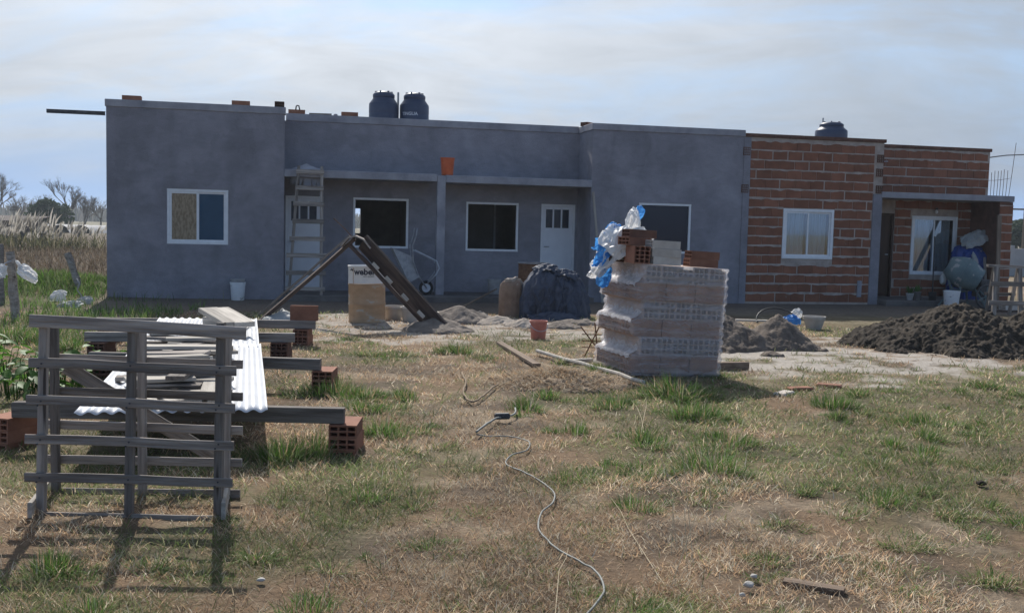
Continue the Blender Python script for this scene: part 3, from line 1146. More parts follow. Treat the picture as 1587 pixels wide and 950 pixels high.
def window(parent, s0, s1, z0, z1, d, panes=(), mullion=False, bar=0.05, m='white_frame'):
    """aluminium frame set in an opening; panes: list of (material, in/out offset)"""
    fr = MB()
    a, b = d - 0.012, d + 0.06
    fr.cbox(s0, s1, a, b, z0, z0 + bar, 0.004)
    fr.cbox(s0, s1, a, b, z1 - bar, z1, 0.004)
    fr.cbox(s0, s0 + bar, a + 0.002, b, z0 + bar, z1 - bar, 0.004)
    fr.cbox(s1 - bar, s1, a + 0.002, b, z0 + bar, z1 - bar, 0.004)
    w = add('window', fr, m, parent, HM)
    n = len(panes)
    for i, (pm_, off) in enumerate(panes):
        w0 = s0 + bar + (s1 - s0 - 2 * bar) * i / n
        w1 = s0 + bar + (s1 - s0 - 2 * bar) * (i + 1) / n
        if mullion:
            sb = 0.035
            sm = MB()
            e0, e1 = w0 - (0.012 if i else -0.001), w1 + (0.012 if i < n - 1 else -0.001)
            q0, q1 = d + 0.004 + 0.022 * i, d + 0.024 + 0.022 * i
            sm.wall(e0, e1, z0 + bar + 0.001, z1 - bar - 0.001, q0, q1, [(e0 + sb, e1 - sb, z0 + bar + sb, z1 - bar - sb)])
            add('sash', sm, m, w, HM)
            add('pane', MB().box(e0 + sb - 0.004, e1 - sb + 0.004, q0 + 0.008, q0 + 0.012, z0 + bar + sb - 0.004, z1 - bar - sb + 0.004), pm_, w, HM)
        elif pm_:
            add('pane', MB().box(w0 - 0.004, w1 + 0.004, d + off, d + off + 0.005, z0 + bar - 0.004, z1 - bar + 0.004), pm_, w, HM)
    return w


def panel_door(parent, s0, s1, z0, z1, d):
    """white sheet door with three upright lights at the top"""
    fr = MB()
    fr.cbox(s0, s0 + 0.045, d - 0.012, d + 0.07, z0, z1, 0.004)
    fr.cbox(s1 - 0.045, s1, d - 0.012, d + 0.07, z0, z1, 0.004)
    fr.cbox(s0 + 0.045, s1 - 0.045, d - 0.010, d + 0.07, z1 - 0.045, z1, 0.004)
    a, b = s0 + 0.048, s1 - 0.048
    w = (b - a)
    pz0, pz1 = z1 - 0.50, z1 - 0.11
    ps = [(a + w * (0.10 + 0.275 * i), a + w * (0.10 + 0.275 * i + 0.225)) for i in range(3)]
    leaf = MB().wall(a, b, z0 + 0.005, z1 - 0.048, d + 0.012, d + 0.05, [(p, q, pz0, pz1) for p, q in ps])
    dr = add('door', leaf, 'white_door', parent, HM)
    add('door_frame', fr, 'white_frame', dr, HM)
    for p, q in ps:
        add('pane', MB().box(p - 0.003, q + 0.003, d + 0.028, d + 0.033, pz0 - 0.003, pz1 + 0.003), 'dark_glass', dr, HM)
    k = MB().tube([(a + 0.05, d + 0.012, z0 + 0.98), (a + 0.05, d - 0.03, z0 + 0.98), (a + 0.14, d - 0.035, z0 + 0.98)], 0.010, 8)
    add('handle', k, 'grey_steel', dr, HM)
    return dr


# -------------------------------- rendered grey house
GH = thing('plastered_house', 'long single storey house rendered in grey cement, white window frames, unfinished', 'house', HM)
WIN_L = (1.06, 2.17, 1.03, 2.06)
WIN_R = (10.33, 11.48, 1.03, 2.06)
WIN_A = (4.57, 5.70, 1.00, 2.02)
WIN_B = (6.90, 8.02, 0.98, 2.00)
DOOR_1 = (3.225, 3.97, 0.12, 2.02)
DOOR_2 = (8.51, 9.26, 0.12, 2.00)
add('wall', weld_smooth(MB().wall(0, 3.2, 0, 3.52, 0, 0.18, [WIN_L]).mesh('wall')), 'plaster', GH, HM)
add('wall', weld_smooth(MB().wall(9.3, 12.6, 0, 3.50, 0, 0.18, [WIN_R]).mesh('wall')), 'plaster', GH, HM)
add('wall', weld_smooth(MB().wall(3.2, 9.3, 0.0, 3.50, 1.0, 1.18, [WIN_A, WIN_B, DOOR_1, DOOR_2]).mesh('wall')), 'plaster', GH, HM)
hbox('wall', 'plaster', GH, 0, 0.18, 0.18, 6.82, 0, 3.52)
hbox('wall', 'plaster', GH, 3.02, 3.2, 0.18, 1.18, 0, 3.52)
hbox('wall', 'plaster', GH, 9.3, 9.48, 0.18, 1.18, 0, 3.50)
add('wall', MB().wall(0, 12.6, 0, 3.4, 6.82, 7.0, [(4.25, 5.12, 1.24, 1.88)]), 'plaster', GH, HM)
hbox('wall', 'plaster', GH, 12.42, 12.6, 0.18, 6.82, 0, 3.4)
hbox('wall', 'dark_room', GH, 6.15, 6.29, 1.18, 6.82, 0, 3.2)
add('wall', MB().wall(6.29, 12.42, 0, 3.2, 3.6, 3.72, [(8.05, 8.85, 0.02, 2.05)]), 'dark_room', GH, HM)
hbox('door_frame', 'pale_steel', GH, 8.0, 8.05, 3.57, 3.75, 0.0, 2.1)
hbox('roof', 'concrete', GH, 0.18, 12.42, 1.18, 6.82, 3.2, 3.34)
hbox('roof', 'concrete', GH, 0.18, 3.02, 0.18, 1.18, 3.2, 3.34)
hbox('roof', 'concrete', GH, 9.48, 12.42, 0.18, 1.18, 3.2, 3.34)
hbox('parapet_cap', 'concrete', GH, -0.02, 3.22, -0.022, 0.21, 3.52, 3.655, c=0.008)
hbox('parapet_cap', 'concrete', GH, 3.221, 9.275, 0.975, 1.21, 3.50, 3.645, c=0.008)
hbox('parapet_cap', 'concrete', GH, 9.278, 12.62, -0.022, 1.21, 3.50, 3.635, c=0.008)
hbox('porch_slab', 'concrete', GH, 3.2, 6.135, -0.035, 1.0, 2.35, 2.495, c=0.008)
hbox('porch_slab', 'concrete', GH, 6.305, 9.3, -0.030, 1.0, 2.34, 2.485, c=0.008)
hbox('pillar', 'concrete', GH, 6.138, 6.302, -0.045, 0.13, 0.12, 2.47, c=0.006)
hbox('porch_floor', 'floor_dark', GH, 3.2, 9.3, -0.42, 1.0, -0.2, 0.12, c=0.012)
wl_ = window(GH, *WIN_L, 0.02, [('osb', 0), ('blue_sheet', 0)], True)
wl_['label'] = 'sliding window, left half boarded, right half blue'
window(GH, *WIN_A, 1.02, [], bar=0.045)
window(GH, *WIN_B, 1.02, [], bar=0.045)
window(GH, *WIN_R, 0.02, [('dark_glass', 0.035)], bar=0.045)
panel_door(GH, *DOOR_1, 1.03)
panel_door(GH, *DOOR_2, 1.03)

# -------------------------------- brick house
BH = thing('brick_house', 'bare hollow brick house with thick pale mortar joints, right of the grey house', 'house', HM)
BWIN = (13.56, 14.74, 0.97, 2.03)
BWIN2 = (17.28, 18.46, 0.63, 1.98)
BDOOR = (16.02, 16.82, 0.12, 2.02)


def brick_mesh(L, h=0.182):
    key = ('wb', round(L, 2), h)
    if key not in MESHES:
        me = MB().cbox(0, round(L, 2), -0.004, 0.05, 0, h, 0.006).mesh('brick')
        me.materials.append(MATS['clay'])
        MESHES[key] = me
    return MESHES[key]


def lay(parent, s0, s1, z0, z1, d, holes=(), pitch=0.345, course=0.2, seed=0, first=0.0):
    """courses of bricks and the squeezed mortar between them"""
    rn = random.Random(seed)
    mort = MB()
    row, z = 0, z0
    while z + course * 0.6 < z1:
        spans = [(s0, s1)]
        for h in holes:
            if z + 0.15 > h[2] and z + 0.03 < h[3]:
                new = []
                for a, b in spans:
                    if h[0] - 0.01 > a and h[0] < b:
                        new.append((a, h[0] - 0.012))
                    if h[1] + 0.01 < b and h[1] > a:
                        new.append((h[1] + 0.012, b))
                    if h[1] <= a or h[0] >= b:
                        new.append((a, b))
                spans = new
        for a, b in spans:
            s = a - (first + (row % 2) * pitch / 2 + rn.uniform(-0.02, 0.02)) % pitch
            while s < b - 0.03:
                j = rn.choice((0.002, 0.003, 0.004, 0.006, 0.012, 0.03))
                e = s + pitch - j
                p, q = max(s, a), min(e, b)
                if q - p > 0.05:
                    dz = rn.uniform(-0.002, 0.003)
                    M = HM @ Matrix.Translation((p, d + rn.uniform(-0.003, 0.002), z + 0.009 + dz))
                    M = M @ Matrix.Diagonal(((q - p) / round(q - p, 2), 1, 1, 1))
                    add('brick', brick_mesh(q - p), None, parent, M)
                s += pitch
            # the bed joint above this course, thick and thin
            if z + course < z1 + 0.02:
                n = max(3, int((b - a) / 0.03))
                fat = rn.uniform(0.9, 2.3)
                top, bot = [], []
                ph = rn.uniform(0, 50)
                xs = np.linspace(a, b, n)
                nz = fbm(np.stack([xs * 5 + ph, np.full(n, row * 3.1), np.zeros(n)], -1), 4)
                nb = fbm(np.stack([xs * 7 + ph + 9, np.full(n, row * 5.7), np.zeros(n)], -1), 4)
                for i in range(n):
                    top.append(z + course + 0.007 + 0.016 * fat * (nz[i] - 0.32))
                    bot.append(z + course - 0.008 - 0.036 * fat * max(0.0, nb[i] - 0.30))
                dd = d - 0.009
                for i in range(n - 1):
                    x0, x1 = xs[i], xs[i + 1]
                    bulge = 0.004 * nz[i]
                    mort.quad((x0, dd - bulge, bot[i]), (x1, dd - bulge, bot[i + 1]), (x1, dd, top[i + 1]), (x0, dd, top[i]))
                    mort.quad((x0, d + 0.01, bot[i]), (x1, d + 0.01, bot[i + 1]), (x1, dd - bulge, bot[i + 1]), (x0, dd - bulge, bot[i]))
                    mort.quad((x0, dd, top[i]), (x1, dd, top[i + 1]), (x1, d + 0.01, top[i + 1]), (x0, d + 0.01, top[i]))
        row += 1
        z += course
    return structure(add('mortar_joint', mort, 'mortar', parent, HM), 'stuff')


w = add('wall', MB().wall(12.6, 15.86, 0, 3.5, 0.006, 0.18, [BWIN]), 'mortar', BH, HM)
lay(w, 12.76, 15.64, 0.04, 3.44, 0.0, [BWIN], seed=3)
w = add('wall', MB().wall(15.86, 19.22, 0, 2.33, 1.006, 1.18, [BDOOR, BWIN2]), 'mortar', BH, HM)
lay(w, 16.84, 18.80, 0.13, 2.33, 1.0, [BDOOR, BWIN2], seed=5, first=0.1)
w = add('wall', MB().wall(15.86, 19.22, 2.33, 3.5, 1.006, 1.18), 'mortar', BH, HM)
lay(w, 15.9, 19.21, 2.47, 3.5, 1.0, [], seed=8, first=0.2)
w = add('wall', MB().box(18.79, 19.13, 0.006, 1.006, 0, 2.32), 'clay_dark', BH, HM)  # porch shade put into this wall by the darker clay colour
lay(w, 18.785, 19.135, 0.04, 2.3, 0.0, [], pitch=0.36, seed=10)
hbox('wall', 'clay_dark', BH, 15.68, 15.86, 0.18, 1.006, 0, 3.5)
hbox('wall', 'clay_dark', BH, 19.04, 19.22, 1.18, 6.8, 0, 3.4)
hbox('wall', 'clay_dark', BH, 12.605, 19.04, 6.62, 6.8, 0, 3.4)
hbox('roof', 'concrete', BH, 12.605, 15.86, 0.18, 1.18, 3.2, 3.32)
hbox('roof', 'concrete', BH, 12.605, 19.04, 1.18, 6.62, 3.2, 3.32)
hbox('plaster_strip', 'plaster', BH, 12.603, 12.755, -0.012, 0.0055, 0.0, 3.49)
hbox('corner_post', 'plaster', BH, 15.645, 15.868, -0.018, 0.15, 0.0, 2.40, c=0.008)
hbox('porch_slab', 'concrete', BH, 15.84, 19.14, -0.03, 1.004, 2.325, 2.455, c=0.01)
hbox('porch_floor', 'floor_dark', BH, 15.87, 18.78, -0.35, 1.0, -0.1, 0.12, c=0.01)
# caps: a course of thin bricks laid flat
for (a, b, d, z) in ((12.625, 15.90, -0.03, 3.5), (15.905, 19.26, 0.97, 3.5)):
    s = a
    while s < b - 0.05:
        e = min(b, s + 0.335)
        add('cap_brick', MB().cbox(s, e - 0.006, d, d + 0.23, z + 0.002, z + 0.075, 0.005), 'clay_dark', BH, HM)
        s += 0.335
# hollow brick ends left showing at the toothed corners
for (s, z) in ((12.66, 3.20), (12.65, 2.42), (15.78, 3.16), (15.77, 2.86), (15.78, 2.50)):
    m_ = MB().wall(s - 0.075, s + 0.075, z - 0.085, z + 0.085, -0.022, 0.02,
                   [(s - 0.06 + 0.045 * i, s - 0.06 + 0.045 * i + 0.034, z - 0.07 + 0.05 * j, z - 0.07 + 0.05 * j + 0.04) for i in range(3) for j in range(3)])
    add('brick_end', m_, 'clay_dark', BH, HM)
w1 = window(BH, *BWIN, 0.0, [('glass', 0), ('glass', 0)], True, bar=0.06)
w2 = window(BH, *BWIN2, 1.0, [('glass', 0), ('glass', 0)], True, bar=0.05)
for (W_, w_, d) in ((BWIN, w1, 0.14), (BWIN2, w2, 1.14)):
    for sgn in (0, 1):
        mid = (W_[0] + W_[1]) / 2
        a, b = (W_[0] + 0.02, mid - 0.05) if sgn == 0 else (mid + 0.03, W_[1] - 0.12)
        Pn = []
        for j in range(9):
            z = W_[2] - 0.05 + (W_[3] - W_[2] + 0.1) * j / 8
            Pn.append([(a + (b - a) * i / 60, d + 0.018 * math.sin(i * 0.9 + sgn) + 0.012 * math.sin(i * 0.37 + j * 0.15), z) for i in range(61)])
        add('curtain', MB().grid(Pn), 'curtain', w_, HM, True)
bd = hbox('door', 'brown_door', BH, BDOOR[0] + 0.05, BDOOR[1] - 0.05, 1.05, 1.09, BDOOR[2] + 0.01, BDOOR[3] - 0.05, c=0.004)
add('door_frame', MB().wall(BDOOR[0], BDOOR[1], BDOOR[2], BDOOR[3], 0.992, 1.12, [(BDOOR[0] + 0.05, BDOOR[1] - 0.05, 0, BDOOR[3] - 0.05)]), 'brown_door', bd, HM)
add('handle', MB().tube([(16.70, 1.05, 1.08), (16.70, 1.0, 1.08), (16.63, 0.99, 1.08)], 0.012, 8), 'pale_steel', bd, HM)
# starter bars standing on the slab end, their tie wire and one tall bent bar
for i, (s, h, ln) in enumerate(((18.62, .52, .01), (18.70, .56, .012), (18.78, .56, .02), (18.85, .57, .025), (18.93, .60, .02), (19.01, .58, .03), (19.09, 1.2, .12))):
    add('rebar', MB().tube([(s, 0.12, 2.45), (s + ln * 0.5, 0.12, 2.45 + h * 0.5), (s + ln, 0.13, 2.45 + h)], 0.006, 6), 'rust', BH, HM)
add('tie_wire', MB().tube([(18.55, 0.118, 2.79), (18.72, 0.118, 2.80), (18.95, 0.118, 2.83), (19.12, 0.12, 2.86)], 0.004, 5), 'rust', BH, HM)
# lamp holder over the window, pipe stub low on the wall
lh = add('bulb_holder', MB().lathe([(0.018, 0), (0.02, 0.05), (0.012, 0.07)], 10, Matrix.Translation((17.85, 0.95, 2.16)) @ Matrix.Rotation(rad(100), 4, 'X')), 'plastic_black', BH, HM)
add('bulb', MB().lathe([(0.012, 0), (0.03, -0.03), (0.035, -0.055), (0.025, -0.08), (0.006, -0.092)], 12, Matrix.Translation((17.85, 0.93, 2.13))), 'plastic_white', lh, HM, True)
add('meter_cover', MB().cbox(15.36, 15.47, -0.03, 0.0, 0.16, 0.52, 0.012), 'concrete', BH, HM)
add('antenna_bracket', MB().tube([(16.0, 1.0, 3.14), (16.0, 0.9, 3.15), (16.5, 0.86, 3.18)], 0.010, 6), 'pale_steel', BH, HM)


# ------------------------------------------------------------------ builders for loose things
def hollow(L, W, H, ny, nz, m):
    """hollow clay brick, long along x, its openings at both ends; stands on z = 0"""
    key = ('hollow', L, W, H, ny, nz, m)
    if key in MESHES:
        return MESHES[key]
    t = 0.011
    hw_, hh_ = (W - t * (ny + 1)) / ny, (H - t * (nz + 1)) / nz
    holes = [(-W / 2 + t + i * (hw_ + t), -W / 2 + t + i * (hw_ + t) + hw_, t + j * (hh_ + t), t + j * (hh_ + t) + hh_) for i in range(ny) for j in range(nz)]
    p = MB().wall(-W / 2, W / 2, 0, H, 0, 0.085, holes)
    mb = MB()
    for (x0, sg) in ((-L / 2, 1), (L / 2, -1)):
        vs = [(x0 + sg * d, -sg * s, z) for (s, d, z) in p.v]
        mb.add(vs, p.f)
    e = L / 2 - 0.085
    mb.box(-e, e, -W / 2, W / 2, 0, H)
    # extrusion ribs on the sides
    for sy in (-1, 1):
        for k_ in range(4):
            zc_ = H * (0.16 + 0.226 * k_)
            mb.box(-L / 2 + 0.002, L / 2 - 0.002, sy * W / 2 - 0.002, sy * (W / 2 + 0.0022), zc_ - H * 0.045, zc_ + H * 0.045)
    me = mb.mesh('hollow_brick')
    me.materials.append(MATS[m])
    MESHES[key] = me
    return me


def loose_brick(p, rz, label, kind='8', m='clay_block', rx=0.0, ry=0.0, group=None, parent=None):
    dims = {'8': (0.33, 0.18, 0.082, 3, 2), '12': (0.33, 0.18, 0.12, 3, 2), '18': (0.33, 0.18, 0.18, 3, 3)}[kind]
    M = Matrix.Translation(p) @ Euler((rx, ry, rz)).to_matrix().to_4x4()
    o = add('hollow_brick' if parent is None else 'brick', hollow(*dims, m), None, parent, M)
    if parent is None:
        tag(o, label, 'brick', group)
    return o


def bucket(name, label, p, rt, rb, h, m, handle='down', fill=None, tilt=0.0, hm='pale_steel', rz=0.0):
    t = thing(name, label, 'bucket', Matrix.Translation(p) @ Euler((tilt, 0, rz)).to_matrix().to_4x4())
    M = WM[t.name]
    body = MB().lathe([(rb * 0.96, 0), (rb, 0.006), (rt, h - 0.03), (rt + 0.008, h - 0.028), (rt + 0.009, h), (rt - 0.004, h), (rt - 0.006, h - 0.03), (rb - 0.004, 0.012), (0.002, 0.012)], 28, cap=False)
    body.f.append(tuple(reversed(range(28))))
    add('body', weld_smooth(body.mesh('body'), 40), m, t, M)
    zr = h - 0.045
    rib = MB().lathe([(rt * 0.995, zr - 0.006), (rt + 0.006, zr - 0.004), (rt + 0.006, zr + 0.003), (rt * 0.998, zr + 0.005)], 28, cap=False)
    add('rim', rib, m, t, M)
    if handle:
        pts = []
        for i in range(15):
            a = math.pi * i / 14
            if handle == 'down':
                pts.append(((rt + 0.012) * math.cos(a), -(rt + 0.012) * math.sin(a) * 0.75 - 0.01, h - 0.04 - (rt * 0.85) * math.sin(a)))
            else:
                pts.append(((rt + 0.010) * math.cos(a), 0.02 * math.sin(a), h - 0.04 + rt * 1.05 * math.sin(a)))
        add('handle', MB().tube(pts, 0.005, 6), hm, t, M, True)
    if fill:
        add('contents', MB().lathe([(rt - 0.01, h - 0.06), (rt * 0.6, h - 0.045), (0.01, h - 0.04)], 20, cap=False), fill, t, M)
    return t


def blob_mesh(rx, ry, h, seed, nu=72, nv=36, fold=0.10, nf=9, rough=0.08, power=2.6, flat=0.15, lean=(0, 0), fs=1.1, crease=0.0):
    """a draped or crumpled body: rounded, folded outline, standing on z = 0"""
    V = []
    th = np.linspace(0, 2 * math.pi, nu, endpoint=False)
    for j in range(nv + 1):
        v = j / nv
        # profile: steep sides, rounded top
        ang = v * math.pi / 2
        r = max(0.0, math.cos(ang)) ** (2 / power)
        z = math.sin(ang) ** (2 / power)
        c, s = np.cos(th), np.sin(th)
        ns = fbm(np.stack([c * fs + seed, s * fs + seed * 2.0, np.full(nu, v * fs * 1.3 + seed)], -1), 5, 0.55) - 0.5
        fl = fold * (1 - 0.75 * v) * (1.6 * (1 - np.abs(np.sin(th * nf / 2 + 2.2 * ns * 4 + seed))) ** 1.5 - 0.3)
        rr_ = r * (1 + flat * (1 - v) ** 2 * (0.4 + ns) + fl * 0.8) + rough * 4 * ns * r
        if crease:
            cr_ = fbm(np.stack([c * 2.3 + seed * 1.9 + 1.5 * v, s * 2.3 + seed, np.full(nu, v * 1.6 + seed * 0.7)], -1), 3, 0.5)
            rr_ = rr_ + crease * r ** 0.5 * (1 - 7.0 * np.abs(cr_ - 0.5)).clip(-0.8, 1)
        zz = z * (1 + rough * 3.0 * ns * v) + 0.0
        V.append(np.stack([c * rr_ * rx + lean[0] * z, s * rr_ * ry + lean[1] * z, np.maximum(0.0, zz * h)], -1))
    V = np.concatenate(V)
    F = []
    for j in range(nv):
        for i in range(nu):
            i2 = (i + 1) % nu
            F.append((j * nu + i, j * nu + i2, (j + 1) * nu + i2, (j + 1) * nu + i))
    return np_mesh('body', V, np.array(F), None, True)


def crumple_mesh(rx, ry, rz, seed, sub=4, amp=0.35, fs=1.5, ridge=0.5):
    """crumpled plastic or paper: a lumpy ball with flat facets and sharp creases"""
    bm = bmesh.new()
    bmesh.ops.create_icosphere(bm, subdivisions=min(sub, 4), radius=1)
    co = np.array([v.co for v in bm.verts])
    rg = np.random.default_rng(int(abs(seed) * 1000) + 1)
    a = fbm(co * fs * 0.8 + seed, 2) - 0.5
    # creases: nearest of a few random directions pulls the surface out along flat faces
    dirs = rg.normal(0, 1, (90, 3))
    dirs /= np.linalg.norm(dirs, axis=1)[:, None]
    sup = rg.uniform(0.72, 1.05, 90)
    dt = np.maximum(co @ dirs.T, 0.05)
    r = np.min(sup[None, :] / dt, axis=1)
    r = np.minimum(r, 1.3) * (1 + amp * 1.6 * a) + ridge * 0.12 * (rg.random(len(co)) - 0.5)
    co = co * r[:, None] * np.array([rx, ry, rz])
    for v, c in zip(bm.verts, co):
        v.co = c
    for f in bm.faces:
        f.smooth = True
    for e in bm.edges:
        if len(e.link_faces) == 2 and e.calc_face_angle(0) > 0.22:
            e.smooth = False
    me = bpy.data.meshes.new('body')
    bm.to_mesh(me)
    bm.free()
    return me


def film_sheet(c0, ux, vy, amp, seed, n_=22):
    """a crumpled sheet of thin plastic spread over two directions from its middle, sagging at the rim"""
    c0, ux, vy = Vector(c0), Vector(ux), Vector(vy)
    nn = ux.cross(vy).normalized()
    u = np.linspace(-1, 1, n_)
    U_, V_ = np.meshgrid(u, u)
    q = np.stack([U_ * 1.7 + seed, V_ * 1.7 + seed * 1.3, np.full_like(U_, seed)], -1)
    dn = (1 - 3.0 * np.abs(fbm(q, 3, 0.55) - 0.5)) * amp + (fbm(q * 3.1 + 5, 2) - 0.5) * amp * 0.7
    e1, e2 = fbm(q * 1.3 + 9, 3) - 0.5, fbm(q * 1.3 + 17, 3) - 0.5
    Pn = []
    for i in range(n_):
        row = []
        for j in range(n_):
            # round the corners off so the outline is ragged, not square
            k__ = 1 - 0.22 * (U_[i, j] ** 2) * (V_[i, j] ** 2)
            row.append(c0 + ux * ((U_[i, j] + 0.5 * e1[i, j]) * k__) + vy * ((V_[i, j] + 0.5 * e2[i, j]) * k__) + nn * float(dn[i, j] - amp * 0.8 * (U_[i, j] ** 2 + V_[i, j] ** 2)))
        Pn.append(row)
    return MB().grid(Pn)


def heap_mesh(name, rx, ry, h, seed, n=90, lumps=0.3, peaks=((0, 0, 1, 1),), fine=0.05, big=2.2):
    """heightfield heap; peaks: (x, y, height share, spread) in units of rx, ry"""
    u = np.linspace(-1.25, 1.25, n)
    X, Y = np.meshgrid(u, u)
    H = np.zeros_like(X)
    for (a, b, hs, sp) in peaks:
        q = np.sqrt(((X - a) / sp) ** 2 + ((Y - b) / sp) ** 2)
        H = np.maximum(H, hs * np.clip(1 - q, -0.4, 1))
    xs, ys = X * rx, Y * ry
    nz = n2(xs, ys, big, 5, seed)
    wx_, wy_ = xs * 0.83 - ys * 0.56 + 0.25 * nz, xs * 0.56 + ys * 0.83 - 0.2 * nz
    q3 = np.stack([wx_ * big * 1.9, wy_ * big * 1.9, np.full_like(wx_, seed)], -1)
    cl = 1 - 3.2 * np.abs(fbm(q3, 5, 0.62) - 0.5)
    body = np.clip(H + lumps * (nz - 0.5), -0.4, 1.2)
    Z = body * h + np.where(body > -0.02, 1, 0.2) * (fine * (cl - 0.6) + fine * 0.9 * (n2(xs, ys, big * 7, 4, seed + 9) - 0.5))
    Z = Z - 0.22 * (1 - sstep(-0.12, 0.06, body))
    Z = Z - 0.4 * sstep(1.0, 1.22, np.sqrt(X ** 2 + Y ** 2))
    Z = np.maximum(Z, -0.3)
    V = np.stack([xs.ravel(), ys.ravel(), Z.ravel()], -1)
    k_ = np.arange(n * n).reshape(n, n)
    F = np.stack([k_[:-1, :-1], k_[:-1, 1:], k_[1:, 1:], k_[1:, :-1]], -1).reshape(-1, 4)
    zf = Z.ravel()[F].max(1)
    return np_mesh(name, V, F[zf > -0.16], None, True)


def text_mesh(body, size, bend_r=None, bold=0.0):
    """flat lettering, optionally bent round a cylinder of radius bend_r (text reads along x, up is z, faces -y)"""
    cu = bpy.data.curves.new('lettering', 'FONT')
    cu.body = body
    cu.size = size
    cu.offset = bold
    cu.align_x = 'CENTER'
    cu.resolution_u = 3
    tmp = bpy.data.objects.new('lettering', cu)
    COL.objects.link(tmp)
    dg = bpy.context.evaluated_depsgraph_get()
    me = bpy.data.meshes.new_from_object(tmp.evaluated_get(dg))
    bpy.data.objects.remove(tmp)
    bpy.data.curves.remove(cu)
    for v in me.vertices:
        x_, y_ = v.co.x, v.co.y
        if bend_r:
            a = x_ / bend_r
            v.co = (bend_r * math.sin(a), -bend_r * math.cos(a), y_)
        else:
            v.co = (x_, 0, y_)
    return me


# ------------------------------------------------------------------ on the roof
def tank(s, d, z, r, h, label, text=None):
    t = thing('water_tank', label, 'water tank', HM @ Matrix.Translation((s, d, z)), 'water tanks on the roofs')
    M = WM[t.name]
    prof = [(r * 0.97, 0), (r, 0.03)]
    zz = 0.03
    hs = h * 0.74
    for k_ in range(4):
        z1 = 0.03 + (hs - 0.03) * (k_ + 1) / 4
        prof += [(r, z1 - 0.03), (r * 0.985, z1 - 0.018), (r, z1 - 0.006)]
    prof += [(r * 0.96, hs + 0.02), (r * 0.74, hs + 0.12 * h / 1.1), (r * 0.72, hs + 0.125 * h)]
    add('body', MB().lathe(prof, 40), 'tank_blue', t, M, True)
    lid = MB().lathe([(r * 0.74, hs + 0.125 * h), (r * 0.75, hs + 0.19 * h), (r * 0.62, hs + 0.235 * h), (r * 0.3, hs + 0.262 * h), (0.01, hs + 0.262 * h)], 32)
    lo = add('lid', lid, 'tank_blue', t, M, True)
    for k_ in range(6):
        a = k_ * math.pi / 3
        kn = MB().cbox(-0.03, 0.03, -0.015, 0.015, 0, 0.03, 0.006, Matrix.Translation((r * 0.52 * math.cos(a), r * 0.52 * math.sin(a), hs + 0.235 * h)) @ Matrix.Rotation(a, 4, 'Z'))
        add('lid_lug', kn, 'tank_blue', lo, M)
    if text:
        me = text_mesh(text, 0.10, r + 0.004, 0.002)
        add('lettering', me, 'tank_print', t, M @ Matrix.Translation((0, 0, h * 0.52)) @ Matrix.Rotation(rad(-26), 4, 'Z'))
    return t


tank(5.335, 3.0, 3.34, 0.325, 1.08, 'dark blue water tank on the roof without lettering, left of a pair')
tank(6.02, 3.0, 3.34, 0.325, 1.08, 'dark blue water tank on the roof with pale lettering, right of a pair', 'TINGUA')
tank(15.7, 2.0, 3.32, 0.37, 0.80, 'single dark water tank showing only its lid above the brick parapet')
tag(add('vent_pipe', MB().tube([HW(5.68, 3.25, 3.34), HW(5.68, 3.25, 4.45)], 0.022, 8), 'grey_steel'), 'thin upright vent pipe between the two roof water tanks', 'pipe')
tag(add('vent_pipe', MB().tube([HW(15.74, 2.5, 3.32), HW(15.75, 2.5, 4.27)], 0.018, 8), 'grey_steel'), 'thin rod rising behind the single water tank on the brick house', 'pipe')
loose_brick(HW(0.44, 0.09, 3.655), HANG, 'flat clay brick on the parapet near the left corner of the grey house')
loose_brick(HW(2.39, 0.09, 3.655), HANG, 'flat clay brick on the parapet midway along the left block')
loose_brick(HW(3.10, 0.30, 3.655), HANG + 1.57, 'dark clay brick end on the parapet corner above the ladder', '12', 'clay_dark')
loose_brick(HW(3.43, 1.09, 3.645), HANG, 'clay brick on the middle parapet with a wire loop on top', '8')
tag(add('wire_loop', MB().tube([HW(3.41, 1.06, 3.727), HW(3.42, 1.06, 3.80), HW(3.44, 1.06, 3.815), HW(3.47, 1.06, 3.81), HW(3.49, 1.06, 3.727)], 0.014, 8), 'dark_steel'),
    'small dark loop standing on a parapet brick above the ladder', 'loop')
board('plank', HW(3.68, 1.09, 3.66), HW(4.12, 1.07, 3.665), 0.16, 0.03, 'wood_grey')
tag(COL.objects[-1], 'short grey board lying flat on the middle parapet between two bricks', 'plank')
tag(add('mortar_lump', crumple_mesh(0.05, 0.05, 0.03, 5.1, 2), 'concrete', None, Matrix.Translation(HW(4.2, 1.08, 3.665))), 'lump of dried mortar beside the board on the middle parapet', 'mortar lump')
loose_brick(HW(4.48, 1.09, 3.645), HANG, 'flat clay brick on the middle parapet left of the water tanks')
loose_brick(HW(9.43, 0.80, 3.635), HANG + 0.7, 'lone clay brick on the parapet where the right block begins')
tp = thing('steel_channel', 'long thin steel channel sticking out left from the roof corner', 'steel bar', HM @ Matrix.Translation((-0.5, 0.12, 3.40)))
add('web', MB().cbox(-0.54, 0.47, -0.025, -0.020, -0.035, 0.035, 0.001), 'dark_steel', tp, WM[tp.name])
add('flange', MB().cbox(-0.54, 0.47, -0.0195, 0.03, 0.030, 0.035, 0.001), 'dark_steel', tp, WM[tp.name])
add('flange', MB().cbox(-0.54, 0.47, -0.0195, 0.03, -0.035, -0.030, 0.001), 'dark_steel', tp, WM[tp.name])
bucket('plastic_bucket', 'orange plastic bucket standing on the porch slab edge', HW(6.36, 0.16, 2.487), 0.135, 0.115, 0.345, 'plastic_orange', None)
